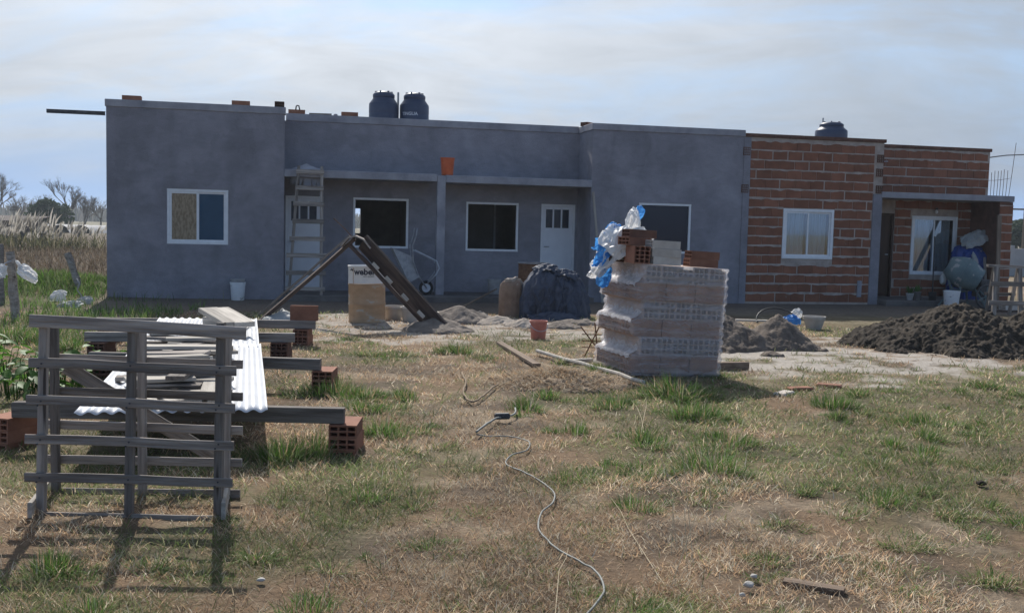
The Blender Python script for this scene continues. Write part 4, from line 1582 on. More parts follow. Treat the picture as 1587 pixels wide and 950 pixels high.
tag(add('mortar_heap', heap_mesh('mortar_heap', 0.28, 0.16, 0.12, 4.0, 30, 0.5), 'concrete', None, HM @ Matrix.Translation((3.62, 0.25, 2.495))), 'heap of mortar left on the porch slab behind the ladder head', 'mortar')

# ------------------------------------------------------------------ in front of the grey house
bucket('plastic_bucket', 'white paint bucket with dark stains against the left grey wall', HW(2.36, -0.24, 0.0), 0.140, 0.120, 0.34, 'plastic_white', None)
bucket('plastic_bucket', 'small grey bucket standing inside the white bucket by the left wall', HW(2.36, -0.24, 0.10), 0.125, 0.105, 0.30, 'plastic_grey', None)

ld = thing('wooden_ladder', 'rough home made wooden ladder leaning on the porch slab by the left door', 'ladder', HM)
RB = [Vector((3.30, -0.34, 0.12)), Vector((3.90, -0.34, 0.12))]
RT = [Vector((3.47, -0.075, 2.56)), Vector((3.90, -0.075, 2.56))]
for k_ in range(2):
    board('rail', HW(*RB[k_]), HW(*RT[k_]), 0.055, 0.045, 'wood_grey', ld, HM.to_3x3() @ Vector((0, -1, 0)), 0.004)
for k_, t_ in enumerate((0.045, 0.17, 0.305, 0.435, 0.57, 0.705, 0.83, 0.955)):
    a, b = RB[0].lerp(RT[0], t_), RB[1].lerp(RT[1], t_)
    off = Vector((0, -0.042, 0))
    e = 0.07 + 0.03 * ((k_ * 7) % 3) / 2
    if t_ > 0.5:
        e *= 0.5
    board('rung', HW(*(a + off + Vector((-e, 0, 0)))), HW(*(b + off + Vector((e, 0, 0.0)))), 0.025, 0.085, 'wood_grey', ld, (0, 0, 1))

# wheelbarrow stood on its wheel against the wall
wb = thing('wheelbarrow', 'grey wheelbarrow tipped up on its wheel against the porch pillar side', 'wheelbarrow', HM @ Matrix.Translation((5.95, -0.05, 0.12)) @ Matrix.Scale(0.86, 4))
WBM = WM[wb.name]
wc = Vector((0.0, 0, 0.165))
RW = Matrix.Translation(wc) @ Matrix.Rotation(rad(90), 4, 'X')
tyre = []
for k_ in range(9):
    a = 2 * math.pi * k_ / 8
    tyre.append((0.130 + 0.035 * math.cos(a), 0.035 * math.sin(a)))
wh = add('wheel', weld_smooth(MB().lathe(tyre, 28, RW, cap=False).mesh('wheel')), 'rubber', wb, WBM)
add('rim', MB().lathe([(0.03, -0.03), (0.10, -0.012), (0.115, -0.02), (0.115, 0.02), (0.10, 0.012), (0.03, 0.03)], 24, RW), 'pale_steel', wh, WBM, True)
for sy in (-0.09, 0.09):
    w_ = sy / 0.09
    add('handle_bar', MB().tube([wc + Vector((0, sy, 0)), wc + Vector((-0.22, sy * 1.7, 0.30)), wc + Vector((-0.34, sy * 2.6, 0.62)), wc + Vector((-0.36, sy * 3, 0.95)), wc + Vector((-0.28, sy * 3, 1.20)), wc + Vector((-0.26, sy * 3, 1.36))], 0.016, 8), 'grey_steel', wb, WBM, True)
    add('leg', MB().tube([wc + Vector((0.02, sy * 1.2, 0.12)), wc + Vector((0.20, sy * 2.0, 0.32)), wc + Vector((0.27, sy * 2.2, 0.46)), wc + Vector((0.20, sy * 2.4, 0.62)), wc + Vector((0.04, sy * 2.6, 0.70)), wc + Vector((-0.30, sy * 2.8, 0.86))], 0.016, 8), 'pale_steel', wb, WBM, True)
# the tray: an open pan facing down and left
ta, tb = wc + Vector((-0.10, 0, 0.14)), wc + Vector((-0.40, 0, 0.86))
rim_off, bot_off = Vector((-0.40, 0, -0.02)), Vector((-0.03, 0, 0.0))
ring_o = [ta + rim_off * 0.8 + Vector((0, -0.22, 0)), tb + rim_off + Vector((0, -0.30, 0.05)), tb + rim_off + Vector((0, 0.30, 0.05)), ta + rim_off * 0.8 + Vector((0, 0.22, 0))]
ring_i = [ta.lerp(tb, 0.16) + bot_off + Vector((0, -0.15, 0)), ta.lerp(tb, 0.80) + bot_off + Vector((0, -0.19, 0)), ta.lerp(tb, 0.80) + bot_off + Vector((0, 0.19, 0)), ta.lerp(tb, 0.16) + bot_off + Vector((0, 0.15, 0))]
tr_ = MB()
tr_.add([*ring_o, *ring_i], [(4, 5, 6, 7)] + [(k_, (k_ + 1) % 4, 4 + (k_ + 1) % 4, 4 + k_) for k_ in range(4)])
to = add('tray', tr_, 'grey_steel', wb, WBM)
sm_ = to.modifiers.new('thick', 'SOLIDIFY')
sm_.thickness = 0.006
add('tray_rim', MB().tube([*ring_o, ring_o[0]], 0.010, 6), 'grey_steel', to, WBM)

# shovel against the small bucket on the porch
bucket('plastic_bucket', 'battered grey bucket on the porch floor below the right window', HW(7.42, 0.45, 0.12), 0.135, 0.12, 0.30, 'plastic_grey', None)
sh = thing('shovel', 'long handled shovel lying off the porch edge towards the sand', 'shovel', HW(7.1, -0.6, 0.1))
a, b = HW(7.40, 0.12, 0.24), GP(694, 492, 0.04)
add('shaft', MB().tube([a, a.lerp(b, 0.5) + Vector((0, 0, 0.004)), b], 0.018, 8), 'wood_brown', sh)
dr_ = (b - a).normalized()
sx = dr_.cross(Vector((0, 0, 1))).normalized()
Pn = []
for i in range(6):
    t_ = i / 5
    ww = 0.11 * (1 - 0.55 * t_ ** 3)
    Pn.append([b + dr_ * (0.26 * t_) + sx * (ww * u) + Vector((0, 0, 0.02 * abs(u) - 0.015 * t_)) for u in (-1, -0.5, 0, 0.5, 1)])
bl_ = add('blade', MB().grid(Pn), 'dark_steel', sh)
bl_.modifiers.new('thick', 'SOLIDIFY').thickness = 0.004
board('plank', GP(604, 492, 0.05), GP(738, 489, 0.05), 0.16, 0.045, 'wood_pale', None, warp=0.006)
tag(COL.objects[-1], 'long pale plank on the ground in front of the porch pillar', 'plank')

# a-shaped trestle of dark boards
AF = thing('trestle', 'tall dark trestle of muddy boards spread like a letter A in the yard', 'trestle', GP(545, 503))
fl, fr_ = GP(404, 499, 0.02), GP(684, 513, 0.02)
apx = AY(548, 372, 15.15)
board('leg', fl, apx + Vector((0.02, 0, 0.02)), 0.05, 0.11, 'wood_dark', AF, (0.3, 1, 0.6), 0.012)
board('leg_edge', fl + Vector((0, -0.06, 0.10)), apx + Vector((-0.05, -0.06, 0.06)), 0.03, 0.03, 'wood_grey', AF, (0, 0, 1), 0.01)
board('leg', fr_ + Vector((0.02, 0.0, 0.0)), apx + Vector((0.14, 0, -0.02)), 0.045, 0.27, 'wood_dark', AF, (0.55, -0.5, 0.5), 0.008)
board('leg', GP(662, 509, 0.02), apx + Vector((-0.03, -0.12, -0.08)), 0.05, 0.055, 'wood_dark', AF, (0, 0, 1), 0.02)
for q in (0.30, 0.46, 0.66, 0.85):
    pa = (fr_ + Vector((-0.06, -0.12, 0.0))).lerp(apx + Vector((0.03, -0.12, -0.05)), 1 - q)
    pb = (fr_ + Vector((-0.06, -0.12, 0.0))).lerp(apx + Vector((0.03, -0.12, -0.05)), 1 - q + 0.07)
    board('batten', pa, pb, 0.02, 0.05, 'wood_pale', AF, (0.5, 0, 0.6))
cp = [apx + Vector((x_, -0.05, z_)) for x_, z_ in ((-0.16, -0.10), (-0.06, 0.02), (0.04, 0.05), (0.16, 0.0), (0.26, -0.12))]
Pn = [[p_ + Vector((0, y_, 0)) for y_ in (-0.10, 0.0, 0.10)] for p_ in cp]
co_ = add('cap_strap', MB().grid(Pn), 'wood_grey', AF)
co_.modifiers.new('thick', 'SOLIDIFY').thickness = 0.02
add('tie_wire', MB().tube([apx + Vector((0, 0, 0.02)), apx + Vector((-0.13, 0, 0.16)), apx + Vector((-0.30, 0.02, 0.31))], 0.007, 5), 'rust', AF)
tag(add('sand_heap', heap_mesh('sand_heap', 0.55, 0.45, 0.20, 2.0, 50, 0.5), 'sand_pile', None, Matrix.Translation(GP(676, 512))), 'small sand heap at the right foot of the trestle', 'sand heap')
tag(add('sand_heap', heap_mesh('sand_heap', 0.62, 0.42, 0.26, 5.0, 50, 0.4), 'sand_pile', None, Matrix.Translation(GP(712, 499))), 'grey sand heap between the trestle foot and the paper sacks', 'sand heap')

# drum with paper label
dm = thing('steel_drum', 'tan steel drum with a white lettered band under the trestle', 'drum', Matrix.Translation(GP(569, 499)) @ Euler((0, rad(-1.2), 0)).to_matrix().to_4x4())
DM = WM[dm.name]
prof = [(0.27, 0.0), (0.283, 0.008), (0.285, 0.02), (0.278, 0.03), (0.278, 0.27), (0.287, 0.285), (0.278, 0.30), (0.278, 0.57), (0.287, 0.585), (0.278, 0.60)]
add('body', MB().lathe(prof, 44), 'drum_tan', dm, DM, True)
add('painted_band', MB().lathe([(0.2785, 0.6005), (0.279, 0.845), (0.286, 0.853), (0.286, 0.868), (0.272, 0.868), (0.268, 0.84), (0.268, 0.62)], 44, cap=False), 'drum_white', dm, DM, True)
add('seam', MB().cbox(-0.006, 0.006, -0.281, -0.275, 0.03, 0.84, 0.002, Matrix.Rotation(rad(-38), 4, 'Z')), 'drum_tan', dm, DM)
add('lettering', text_mesh('weber', 0.13, 0.2815, 0.004), 'drum_ink', dm, DM @ Matrix.Translation((0, 0, 0.735)) @ Matrix.Rotation(rad(1), 4, 'Z'))
add('lettering', text_mesh('saint-gobain', 0.036, 0.2815, 0.0), 'drum_ink', dm, DM @ Matrix.Translation((0, 0, 0.70)) @ Matrix.Rotation(rad(14), 4, 'Z'))
lg = MB().tube([(0.281 * math.sin(a), -0.2815 * math.cos(a), 0.74 + z_) for a, z_ in ((-0.86, 0.055), (-0.80, 0.075), (-0.72, 0.07), (-0.66, 0.045))], 0.008, 6)
add('emblem', lg, 'drum_ink', dm, DM)
bucket('mixing_bucket', 'cement caked bucket beside the drum, right behind it', GP(609, 496), 0.165, 0.12, 0.22, 'cement_bucket', None, 'sand_pile')
bucket('mixing_bucket', 'cement caked bucket behind the lower right trestle leg', GP(636, 499), 0.15, 0.115, 0.22, 'cement_bucket', None, 'sand_pile')
tag(add('sack', heap_mesh('sack', 0.34, 0.26, 0.20, 2.2, 46, 0.7, ((0, 0, 1, 1.1),), 0.05, 4.0), 'bag_grey', None, Matrix.Translation(GP(438, 500, 0.0))), 'greenish grey sack lying behind the left trestle foot', 'sack')

# sacks, tarpaulin lump and rusty drum before the right porch
dk = thing('steel_drum', 'dark rusty open drum standing behind the covered heap', 'drum', GP(825, 479))
add('body', weld_smooth(MB().lathe([(0.275, 0), (0.28, 0.02), (0.276, 0.27), (0.285, 0.285), (0.276, 0.30), (0.276, 0.56), (0.285, 0.575), (0.276, 0.59), (0.276, 0.82), (0.285, 0.83), (0.285, 0.845), (0.268, 0.845), (0.268, 0.4), (0.01, 0.4)], 36, cap=False).mesh('b')), 'rust', dk, WM[dk.name])
add('hoop', MB().tube([(0.29 * math.cos(2 * math.pi * i / 32), 0.29 * math.sin(2 * math.pi * i / 32), 0.845) for i in range(33)], 0.010, 6), 'grey_steel', dk, WM[dk.name])
tw = thing('tarpaulin', 'dark navy tarpaulin draped over a heap in front of the right door', 'tarpaulin', GP(858, 494))
p_ = WM[tw.name]
add('cover', blob_mesh(0.33, 0.40, 0.84, 4.4, 120, 60, 0.22, 9, 0.05, 2.5, 0.35, (0.06, 0), 1.1, 0.10), 'tarp_navy', tw, p_ @ Matrix.Translation((-0.22, 0.25, -0.01)))
add('cover', blob_mesh(0.33, 0.40, 0.78, 9.7, 120, 60, 0.22, 8, 0.05, 2.6, 0.4, (-0.02, 0), 1.1, 0.10), 'tarp_navy', tw, p_ @ Matrix.Translation((0.20, 0.30, -0.01)))
for i, (c_, u_, v_, am) in enumerate((((-0.36, -0.02, 0.36), (0.10, -0.10, 0.0), (0.07, 0.10, 0.36), 0.07), ((-0.14, -0.14, 0.40), (0.17, -0.02, 0.02), (0.02, 0.12, 0.38), 0.08), ((0.10, -0.12, 0.34), (0.16, 0.02, -0.02), (0.0, 0.12, 0.36), 0.09),
                                      ((0.34, -0.02, 0.32), (0.13, 0.08, 0.0), (-0.05, 0.10, 0.34), 0.08), ((-0.16, 0.16, 0.82), (0.22, 0.0, 0.03), (-0.02, 0.20, 0.04), 0.05), ((0.20, 0.16, 0.74), (0.22, 0.02, -0.05), (0.02, 0.20, 0.04), 0.05),
                                      ((0.0, -0.30, 0.06), (0.40, 0.0, 0.0), (0.0, 0.16, 0.05), 0.05))):
    add('fold', film_sheet(c_, u_, v_, am * 1.5, 11.3 + 2.1 * i, 30), 'tarp_navy', tw, p_, True)
add('skirt', heap_mesh('skirt', 0.62, 0.34, 0.16, 6.6, 60, 0.6, ((0, 0, 1, 1),), 0.05, 3.0), 'tarp_navy', tw, p_ @ Matrix.Translation((0.05, 0.02, -0.02)))
sk = thing('cement_sack', 'open brown paper sack standing beside the navy tarpaulin', 'sack', GP(791, 490))
me = blob_mesh(0.185, 0.15, 0.60, 2.9, 64, 36, 0.05, 6, 0.06, 7.0, 0.1)
add('bag', me, 'sack_brown', sk, WM[sk.name])
add('torn_top', crumple_mesh(0.17, 0.13, 0.10, 7.3, 4, 0.8, 2.0, 1.6), 'sack_paper', sk, WM[sk.name] @ Matrix.Translation((0.02, 0, 0.57)))
for i, (px, py, a, b, rz_, lb) in enumerate(((770, 502, 0.42, 0.24, 0.25, 'flattened paper cement sack at the foot of the standing brown sack'),
                                             (812, 507, 0.32, 0.22, -0.3, 'crumpled pale paper sack just behind the red bucket'),
                                             (742, 494, 0.24, 0.14, 0.1, 'small folded paper sack beside the sand heap by the plank'))):
    tag(add('paper_sack', heap_mesh('paper_sack', a, b, 0.13, 3.3 + i * 2, 44, 0.7, ((0, 0, 1, 1.1),), 0.035, 4.0), 'sack_paper', None,
            Matrix.Translation(GP(px, py, -0.01)) @ Matrix.Rotation(rz_, 4, 'Z')), lb, 'sack')
for i, (px, py, lb) in enumerate(((868, 508, 'small clod of sand right of the red bucket'), (900, 503, 'low ridge of sand between the tarpaulin and the brick pack'))):
    tag(add('sand_heap', heap_mesh('sand_heap', 0.36 + 0.1 * i, 0.25, 0.10, 7.0 + i, 36, 0.6), 'sand_pile', None, Matrix.Translation(GP(px, py))), lb, 'sand heap')
bucket('plastic_bucket', 'red plastic bucket with lowered wire handle in the middle of the yard', GP(834, 525), 0.115, 0.098, 0.255, 'plastic_red', 'down', 'sand_pile', rz=0.35)
board('lath', HW(9.52, -0.30, 0.01), HW(9.33, -0.028, 2.25), 0.05, 0.025, 'wood_pale', None, HM.to_3x3() @ Vector((0, -1, 0)))
tag(COL.objects[-1], 'narrow pale lath leaning upright on the right block behind the brick pack', 'lath')

# ------------------------------------------------------------------ wrapped pack of hollow bricks
PKM = Matrix.Translation((1.265, 10.40, 0.06)) @ Matrix.Rotation(rad(17), 4, 'Z') @ Matrix.Rotation(rad(2.4), 4, 'Y') @ Matrix.Diagonal((0.955, 0.955, 0.985, 1))
pk = thing('brick_pack', 'shrink wrapped block of hollow bricks on a low base in the yard', 'brick pack', PKM)
LAYH = 0.186
for k_ in range(3):
    add('base_board', MB().cbox(0.02, 0.98, 0.06 + 0.38 * k_, 0.16 + 0.38 * k_, -0.075, -0.003, 0.006), 'clay_dark', pk, PKM)
ext = []
rn = random.Random(4)
for L_ in range(6):
    z = L_ * LAYH
    jx, jy = rn.uniform(-0.012, 0.012), rn.uniform(-0.012, 0.012)
    if L_ % 2 == 0:
        for i in range(3):
            for j in range(5):
                M = PKM @ Matrix.Translation((-0.055 + 0.168 + 0.345 * i + jx, 0.10 + 0.195 * j + jy, z))
                add('brick', hollow(0.335, 0.185, 0.182, 3, 3, 'clay_pack'), None, pk, M)
        ext.append((-0.055 + jx, 0.985 + jx, jy, 0.98 + jy))
    else:
        for i in range(5):
            for j in range(3):
                M = PKM @ Matrix.Translation((0.035 + 0.095 + 0.187 * i + jx, 0.0 + 0.168 + 0.345 * j + jy, z)) @ Matrix.Rotation(rad(90), 4, 'Z')
                add('brick', hollow(0.335, 0.185, 0.182, 3, 3, 'clay_dust'), None, pk, M)
        ext.append((0.035 + jx, 0.97 + jx, jy - 0.005, 1.03 + jy))
V, F = [], []
nu, nv = 120, 66
for j in range(nv):
    z = -0.03 + (6 * LAYH + 0.03) * j / (nv - 1)
    f = z / LAYH - 0.5
    a = int(np.clip(math.floor(f), 0, 5)); b = min(a + 1, 5)
    t_ = float(sstep(0.40, 0.60, np.array([f - a]))[0]) if f > 0 else 0.0
    e = [ext[a][k_] * (1 - t_) + ext[b][k_] * t_ for k_ in range(4)]
    o_ = 0.014 + 0.006 * math.sin(j * 1.3)
    x0, x1, y0, y1 = e[0] - o_, e[1] + o_, e[2] - o_, e[3] + o_
    per = [(x0, y0, x1, y0), (x1, y0, x1, y1), (x1, y1, x0, y1), (x0, y1, x0, y0)]
    for i in range(nu):
        q, fr2 = divmod(i, nu // 4)
        s_ = per[q]
        tt = fr2 / (nu // 4)
        nz = float(vnoise(np.array([i * 0.35, j * 0.9, 3.0])))
        px_, py_ = s_[0] + (s_[2] - s_[0]) * tt, s_[1] + (s_[3] - s_[1]) * tt
        nrm = ((0, -1), (1, 0), (0, 1), (-1, 0))[q]
        V.append((px_ + nrm[0] * 0.012 * nz, py_ + nrm[1] * 0.012 * nz, z))
for j in range(nv - 1):
    for i in range(nu):
        i2 = (i + 1) % nu
        F.append((j * nu + i, j * nu + i2, (j + 1) * nu + i2, (j + 1) * nu + i))
add('stretch_film', np_mesh('stretch_film', np.array(V), np.array(F), None, True), 'film', pk, PKM)

V = np.array(V)
for L_ in (1, 3, 5):
    # extra turns of film round the upright courses
    rows = [j for j in range(nv) if L_ * LAYH - 0.02 < V[j * nu][2] < (L_ + 1) * LAYH + 0.012]
    vb = np.concatenate([V[j * nu:(j + 1) * nu] for j in rows])
    ctr = np.array([0.47, 0.5, 0.0])
    vb = vb + (vb - ctr) * np.array([0.012, 0.012, 0])
    fb = np.array([(j * nu + i, j * nu + (i + 1) % nu, (j + 1) * nu + (i + 1) % nu, (j + 1) * nu + i) for j in range(len(rows) - 1) for i in range(nu)])
    add('film_band', np_mesh('film_band', vb, fb, None, True), 'film_band', pk, PKM)
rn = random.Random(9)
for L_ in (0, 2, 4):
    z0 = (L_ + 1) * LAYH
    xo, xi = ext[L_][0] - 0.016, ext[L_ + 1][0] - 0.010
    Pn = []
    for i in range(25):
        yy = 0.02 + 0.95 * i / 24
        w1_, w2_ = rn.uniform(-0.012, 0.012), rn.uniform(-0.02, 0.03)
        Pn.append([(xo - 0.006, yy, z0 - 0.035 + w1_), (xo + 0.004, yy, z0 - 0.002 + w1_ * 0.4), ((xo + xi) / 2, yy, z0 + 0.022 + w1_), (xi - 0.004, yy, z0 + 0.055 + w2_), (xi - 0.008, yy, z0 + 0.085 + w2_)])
    add('film_fold_highlight', MB().grid(Pn), 'film_highlight', pk, PKM, True)  # folds of whiter film, the sun's highlight on the ledges put into their colour
TOP = 6 * LAYH + 0.003


def on_pack(x_, y_, z_, rz_, label, kind, m):
    M = PKM @ Matrix.Translation((x_, y_, TOP + z_)) @ Matrix.Rotation(rz_, 4, 'Z')
    dims = {'8': (0.33, 0.18, 0.082, 3, 2), '12': (0.33, 0.18, 0.12, 3, 2), '18': (0.33, 0.18, 0.18, 3, 4)}[kind]
    tag(add('hollow_brick', hollow(*dims, m), None, None, M), label, 'brick', 'loose bricks on top of the wrapped pack')


on_pack(0.29, 0.12, 0.0, 0.05, 'bottom pale brick of the three stacked on the wrapped pack', '8', 'clay_pale')
on_pack(0.285, 0.115, 0.084, -0.06, 'middle pale brick of the three stacked on the wrapped pack', '8', 'clay_pale')
on_pack(0.275, 0.13, 0.168, 0.03, 'topmost pale brick of the three stacked on the wrapped pack', '8', 'clay_pale')
on_pack(0.74, 0.13, 0.0, -0.08, 'lower of two brown bricks at the right end of the wrapped pack top', '8', 'clay_block')
on_pack(0.745, 0.12, 0.084, -0.02, 'upper of two brown bricks at the right end of the wrapped pack top', '8', 'clay_block')
on_pack(0.02, 0.21, 0.0, 1.48, 'end on brick showing a grid of holes at the front left of the pack top', '18', 'clay_block')
on_pack(-0.02 + 0.0, 0.62, 0.0, 1.1, 'dark brick under the white bag at the left of the pack top', '8', 'clay_dark')
on_pack(0.02, 0.30, 0.184, 0.35, 'brick laid across the end on brick, lower of the top two', '8', 'clay_block')
on_pack(0.08, 0.33, 0.268, 0.08, 'highest loose brick of all on the wrapped pack', '8', 'clay_dark')
pb = thing('plastic_bag', 'crumpled white and blue plastic bag hanging over the left of the brick pack', 'plastic bag', PKM @ Matrix.Translation((0.03, 0.58, TOP + 0.07)))
B0 = WM[pb.name]


add('white_film', crumple_mesh(0.25, 0.22, 0.20, 3.1, 4, 0.6, 1.6, 0.9), 'bag_white', pb, B0 @ Matrix.Translation((0.02, 0.05, 0.08)))
for i, (m_, c_, u_, v_, am) in enumerate((
        ('white_film', (-0.02, -0.10, 0.18), (0.26, 0.04, 0.10), (-0.10, 0.16, 0.14), 0.09),
        ('white_film', (-0.16, -0.10, 0.03), (0.14, -0.06, 0.14), (-0.10, -0.05, -0.17), 0.08),
        ('white_film', (0.22, 0.05, 0.20), (0.20, 0.06, -0.05), (0.02, 0.12, 0.06), 0.06),
        ('white_film', (0.08, 0.0, 0.36), (0.07, 0.02, 0.10), (-0.03, 0.06, 0.13), 0.05),
        ('white_film', (-0.24, 0.05, -0.10), (0.08, -0.10, 0.02), (-0.04, 0.03, -0.16), 0.07),
        ('blue_film', (-0.27, -0.02, -0.02), (0.07, -0.08, 0.05), (-0.04, -0.02, -0.12), 0.06),
        ('blue_film', (-0.22, 0.0, -0.22), (0.06, -0.07, 0.0), (-0.02, -0.02, -0.14), 0.05),
        ('blue_film', (-0.13, 0.05, 0.27), (0.07, 0.0, 0.06), (-0.05, 0.04, 0.05), 0.04),
        ('blue_film', (0.17, 0.06, 0.47), (0.05, 0.0, 0.05), (-0.02, 0.03, 0.06), 0.02),
        ('blue_film', (-0.27, 0.08, 0.13), (0.04, -0.05, 0.05), (-0.03, 0.0, -0.07), 0.04))):
    add(m_, film_sheet(c_, u_, v_, am, 2.3 + 1.7 * i), 'bag_white' if m_[0] == 'w' else 'bag_blue', pb, B0)

# ------------------------------------------------------------------ heaps of earth and sand on the right
sh1 = add('soil_heap', heap_mesh('soil_heap', 1.75, 1.4, 0.62, 12.0, 240, 0.42, ((-0.12, 0.05, 1, 0.95), (0.42, -0.1, 0.86, 0.8), (0.85, -0.15, 0.55, 0.55), (-0.6, 0.1, 0.55, 0.5), (0, -0.1, 0.16, 1.3)), 0.09, 3.0), 'soil_pile', None, Matrix.Translation((6.35, 14.1, -0.01)))
tag(sh1, 'large dark heap of clumpy soil in front of the brick house', 'soil heap')
sh2 = add('sand_heap', heap_mesh('sand_heap', 0.98, 0.95, 0.48, 17.0, 110, 0.34, ((-0.42, 0.05, 1, 0.8), (0.36, 0.15, 0.86, 0.62)), 0.05, 3.6), 'earth_pile', None, Matrix.Translation((3.18, 13.5, -0.01)))
tag(sh2, 'brown grey sand heap with two humps behind the brick pack', 'sand heap')
bucket('mixing_bucket', 'pale grey mixing tub standing between the sand heap and the soil heap', GP(1261, 511), 0.17, 0.115, 0.21, 'cement_bucket', None, rz=0.2)
tag(add('plastic_bag', film_sheet((0, 0, 0), (0.16, 0.02, 0.02), (-0.02, 0.08, 0.07), 0.05, 5.5), 'bag_blue', None, Matrix.Translation(GP(1226, 504, 0.08))), 'blue plastic bag on the ground beside the pale mixing tub', 'plastic bag')
tag(add('plastic_bag', film_sheet((0, 0, 0), (0.09, 0.02, 0.05), (-0.03, 0.05, 0.08), 0.04, 1.5), 'bag_white', None, Matrix.Translation(GP(1234, 500, 0.14))), 'white plastic bag lying over the blue bag by the mixing tub', 'plastic bag')
p = GP(1205, 503)
tag(add('hose', MB().tube([p + Vector((0.35 * math.cos(a), 0.25 * math.sin(a), 0.03 + 0.22 * max(0, math.sin(a)))) for a in np.linspace(0, 3.4, 16)], 0.012, 8), 'plastic_black', smooth=True), 'bent black hose arching beside the sand heap', 'hose')
board('plank', GP(1140, 499, 0.03), GP(1200, 501, 0.03), 0.10, 0.03, 'wood_pale')
tag(COL.objects[-1], 'thin pale plank on the ground behind the sand heap', 'plank')

# ------------------------------------------------------------------ porch of the brick house
MX = HM @ Matrix.Translation((17.42, -0.80, 0.0))
mx_ = thing('cement_mixer', 'old teal grey cement mixer parked before the porch window', 'cement mixer', MX)
DMX = Matrix.Translation((0, 0, 0.74)) @ Vector((0.72, -0.42, -0.42)).to_track_quat('Z', 'Y').to_matrix().to_4x4()
dprof = [(0.10, -0.40), (0.20, -0.385), (0.315, -0.17), (0.34, -0.08), (0.345, 0.0), (0.335, 0.06), (0.25, 0.30), (0.262, 0.315), (0.245, 0.325), (0.235, 0.30), (0.31, 0.06), (0.30, -0.15), (0.02, -0.36)]
dd_ = add('mixing_drum', MB().lathe(dprof, 40, DMX, cap=False), 'mixer_paint', mx_, MX, True)
add('ring_gear', MB().lathe([(0.340, -0.085), (0.352, -0.083), (0.352, -0.055), (0.342, -0.053)], 48, DMX), 'mixer_paint', dd_, MX)
for sgn in (-1, 1):
    add('leg', MB().tube([(0.36 * sgn, -0.30, 0.02), (0.16 * sgn, -0.10, 0.45), (0.10 * sgn, 0.0, 0.62)], 0.024, 8), 'mixer_paint', mx_, MX)
    add('leg', MB().tube([(0.36 * sgn, 0.34, 0.02), (0.16 * sgn, 0.15, 0.45), (0.10 * sgn, 0.0, 0.62)], 0.024, 8), 'mixer_paint', mx_, MX)
add('yoke', MB().tube([(-0.36, 0.02, 0.60), (-0.30, 0.02, 0.42), (0.0, 0.02, 0.36), (0.30, 0.02, 0.42), (0.40, 0.02, 0.60)], 0.026, 8), 'mixer_paint', mx_, MX)
mw = add('tilt_wheel', MB().tube([(0.30 + 0.24 * math.cos(2 * math.pi * i / 28), -0.34, 0.27 + 0.24 * math.sin(2 * math.pi * i / 28)) for i in range(29)], 0.022, 8), 'dark_steel', mx_, MX, True)
for i in range(3):
    a = math.pi * i / 3 + 0.4
    add('spoke', MB().tube([(0.30 + 0.24 * math.cos(a), -0.34, 0.27 + 0.24 * math.sin(a)), (0.30 - 0.24 * math.cos(a), -0.34, 0.27 - 0.24 * math.sin(a))], 0.014, 6), 'mixer_paint', mw, MX)
add('motor_box', MB().cbox(0.30, 0.60, -0.14, 0.16, 0.25, 0.62, 0.02), 'dark_steel', mx_, MX)
bucket('plastic_bucket', 'white stained bucket with raised black handle before the cement mixer', HW(16.92, -1.10, 0.0), 0.165, 0.135, 0.39, 'plastic_white', 'up', None, hm='plastic_black')
tag(add('tarpaulin', blob_mesh(0.38, 0.28, 1.20, 5.9, 96, 60, 0.2, 8, 0.06, 5.0, 0.2, (0, 0), 1.1, 0.10), 'tarp_blue', None, HM @ Matrix.Translation((18.48, 0.55, 0.11))), 'bright blue tarpaulin bundle piled beside the porch window', 'tarpaulin')
tag(add('plastic_bag', film_sheet((0, 0, 0.06), (0.30, 0.0, 0.12), (-0.04, 0.16, 0.14), 0.10, 4.9), 'bag_grey', None, HM @ Matrix.Translation((18.52, 0.42, 1.45))), 'grey white bag resting on top of the blue tarpaulin bundle', 'plastic bag')
tag(add('rag', crumple_mesh(0.07, 0.05, 0.2, 4.1, 4, 0.5, 1.6, 0.5), 'bag_grey', None, HM @ Matrix.Translation((18.40, 0.22, 1.02)) @ Matrix.Rotation(rad(-20), 4, 'Y')), 'pale rag hanging down the front of the blue tarpaulin', 'rag')
tag(add('plastic_bag', crumple_mesh(0.09, 0.08, 0.15, 6.6, 4, 0.5, 1.6, 0.5), 'bag_grey', None, HM @ Matrix.Translation((17.02, -0.62, 0.60))), 'grey bag hung at the left side of the cement mixer', 'plastic bag')
tag(board('plank', HW(18.28, -0.75, 0.01), HW(18.76, -0.045, 2.02), 0.10, 0.04, 'wood_brown', None, HM.to_3x3() @ Vector((0, -1, 0))), 'long brown plank leaning on the end wall of the brick porch', 'plank')
for i, (s_, d_p, h_) in enumerate(((18.62, 0.3, 1.1), (18.70, 0.25, 0.95))):
    tag(board('post', HW(s_, d_p - 0.1, 0.12), HW(s_ + 0.03, d_p + 0.1, 0.12 + h_), 0.06, 0.05, 'wood_grey', None, (0, 1, 0)),
        ('taller' if i == 0 else 'shorter') + ' of two grey posts standing behind the cement mixer', 'post')
br = thing('broom', 'black handled broom standing upright in front of the porch window', 'broom', HM @ Matrix.Translation((17.05, -0.25, 0.0)))
add('shaft', MB().tube([(0, 0, 0.30), (0.02, 0.06, 1.52)], 0.014, 8), 'plastic_black', br, WM[br.name])
add('head', MB().cbox(-0.09, 0.09, -0.03, 0.03, 0.20, 0.31, 0.012), 'plastic_black', br, WM[br.name])
bs = MB()
for i in range(26):
    x_ = -0.085 + 0.17 * i / 25
    bs.tube([(x_, 0, 0.20), (x_ * 1.3, 0.01 * (i % 3 - 1), 0.005)], 0.006, 4)
structure(add('bristles', bs, 'plastic_black', br, WM[br.name]), 'stuff')
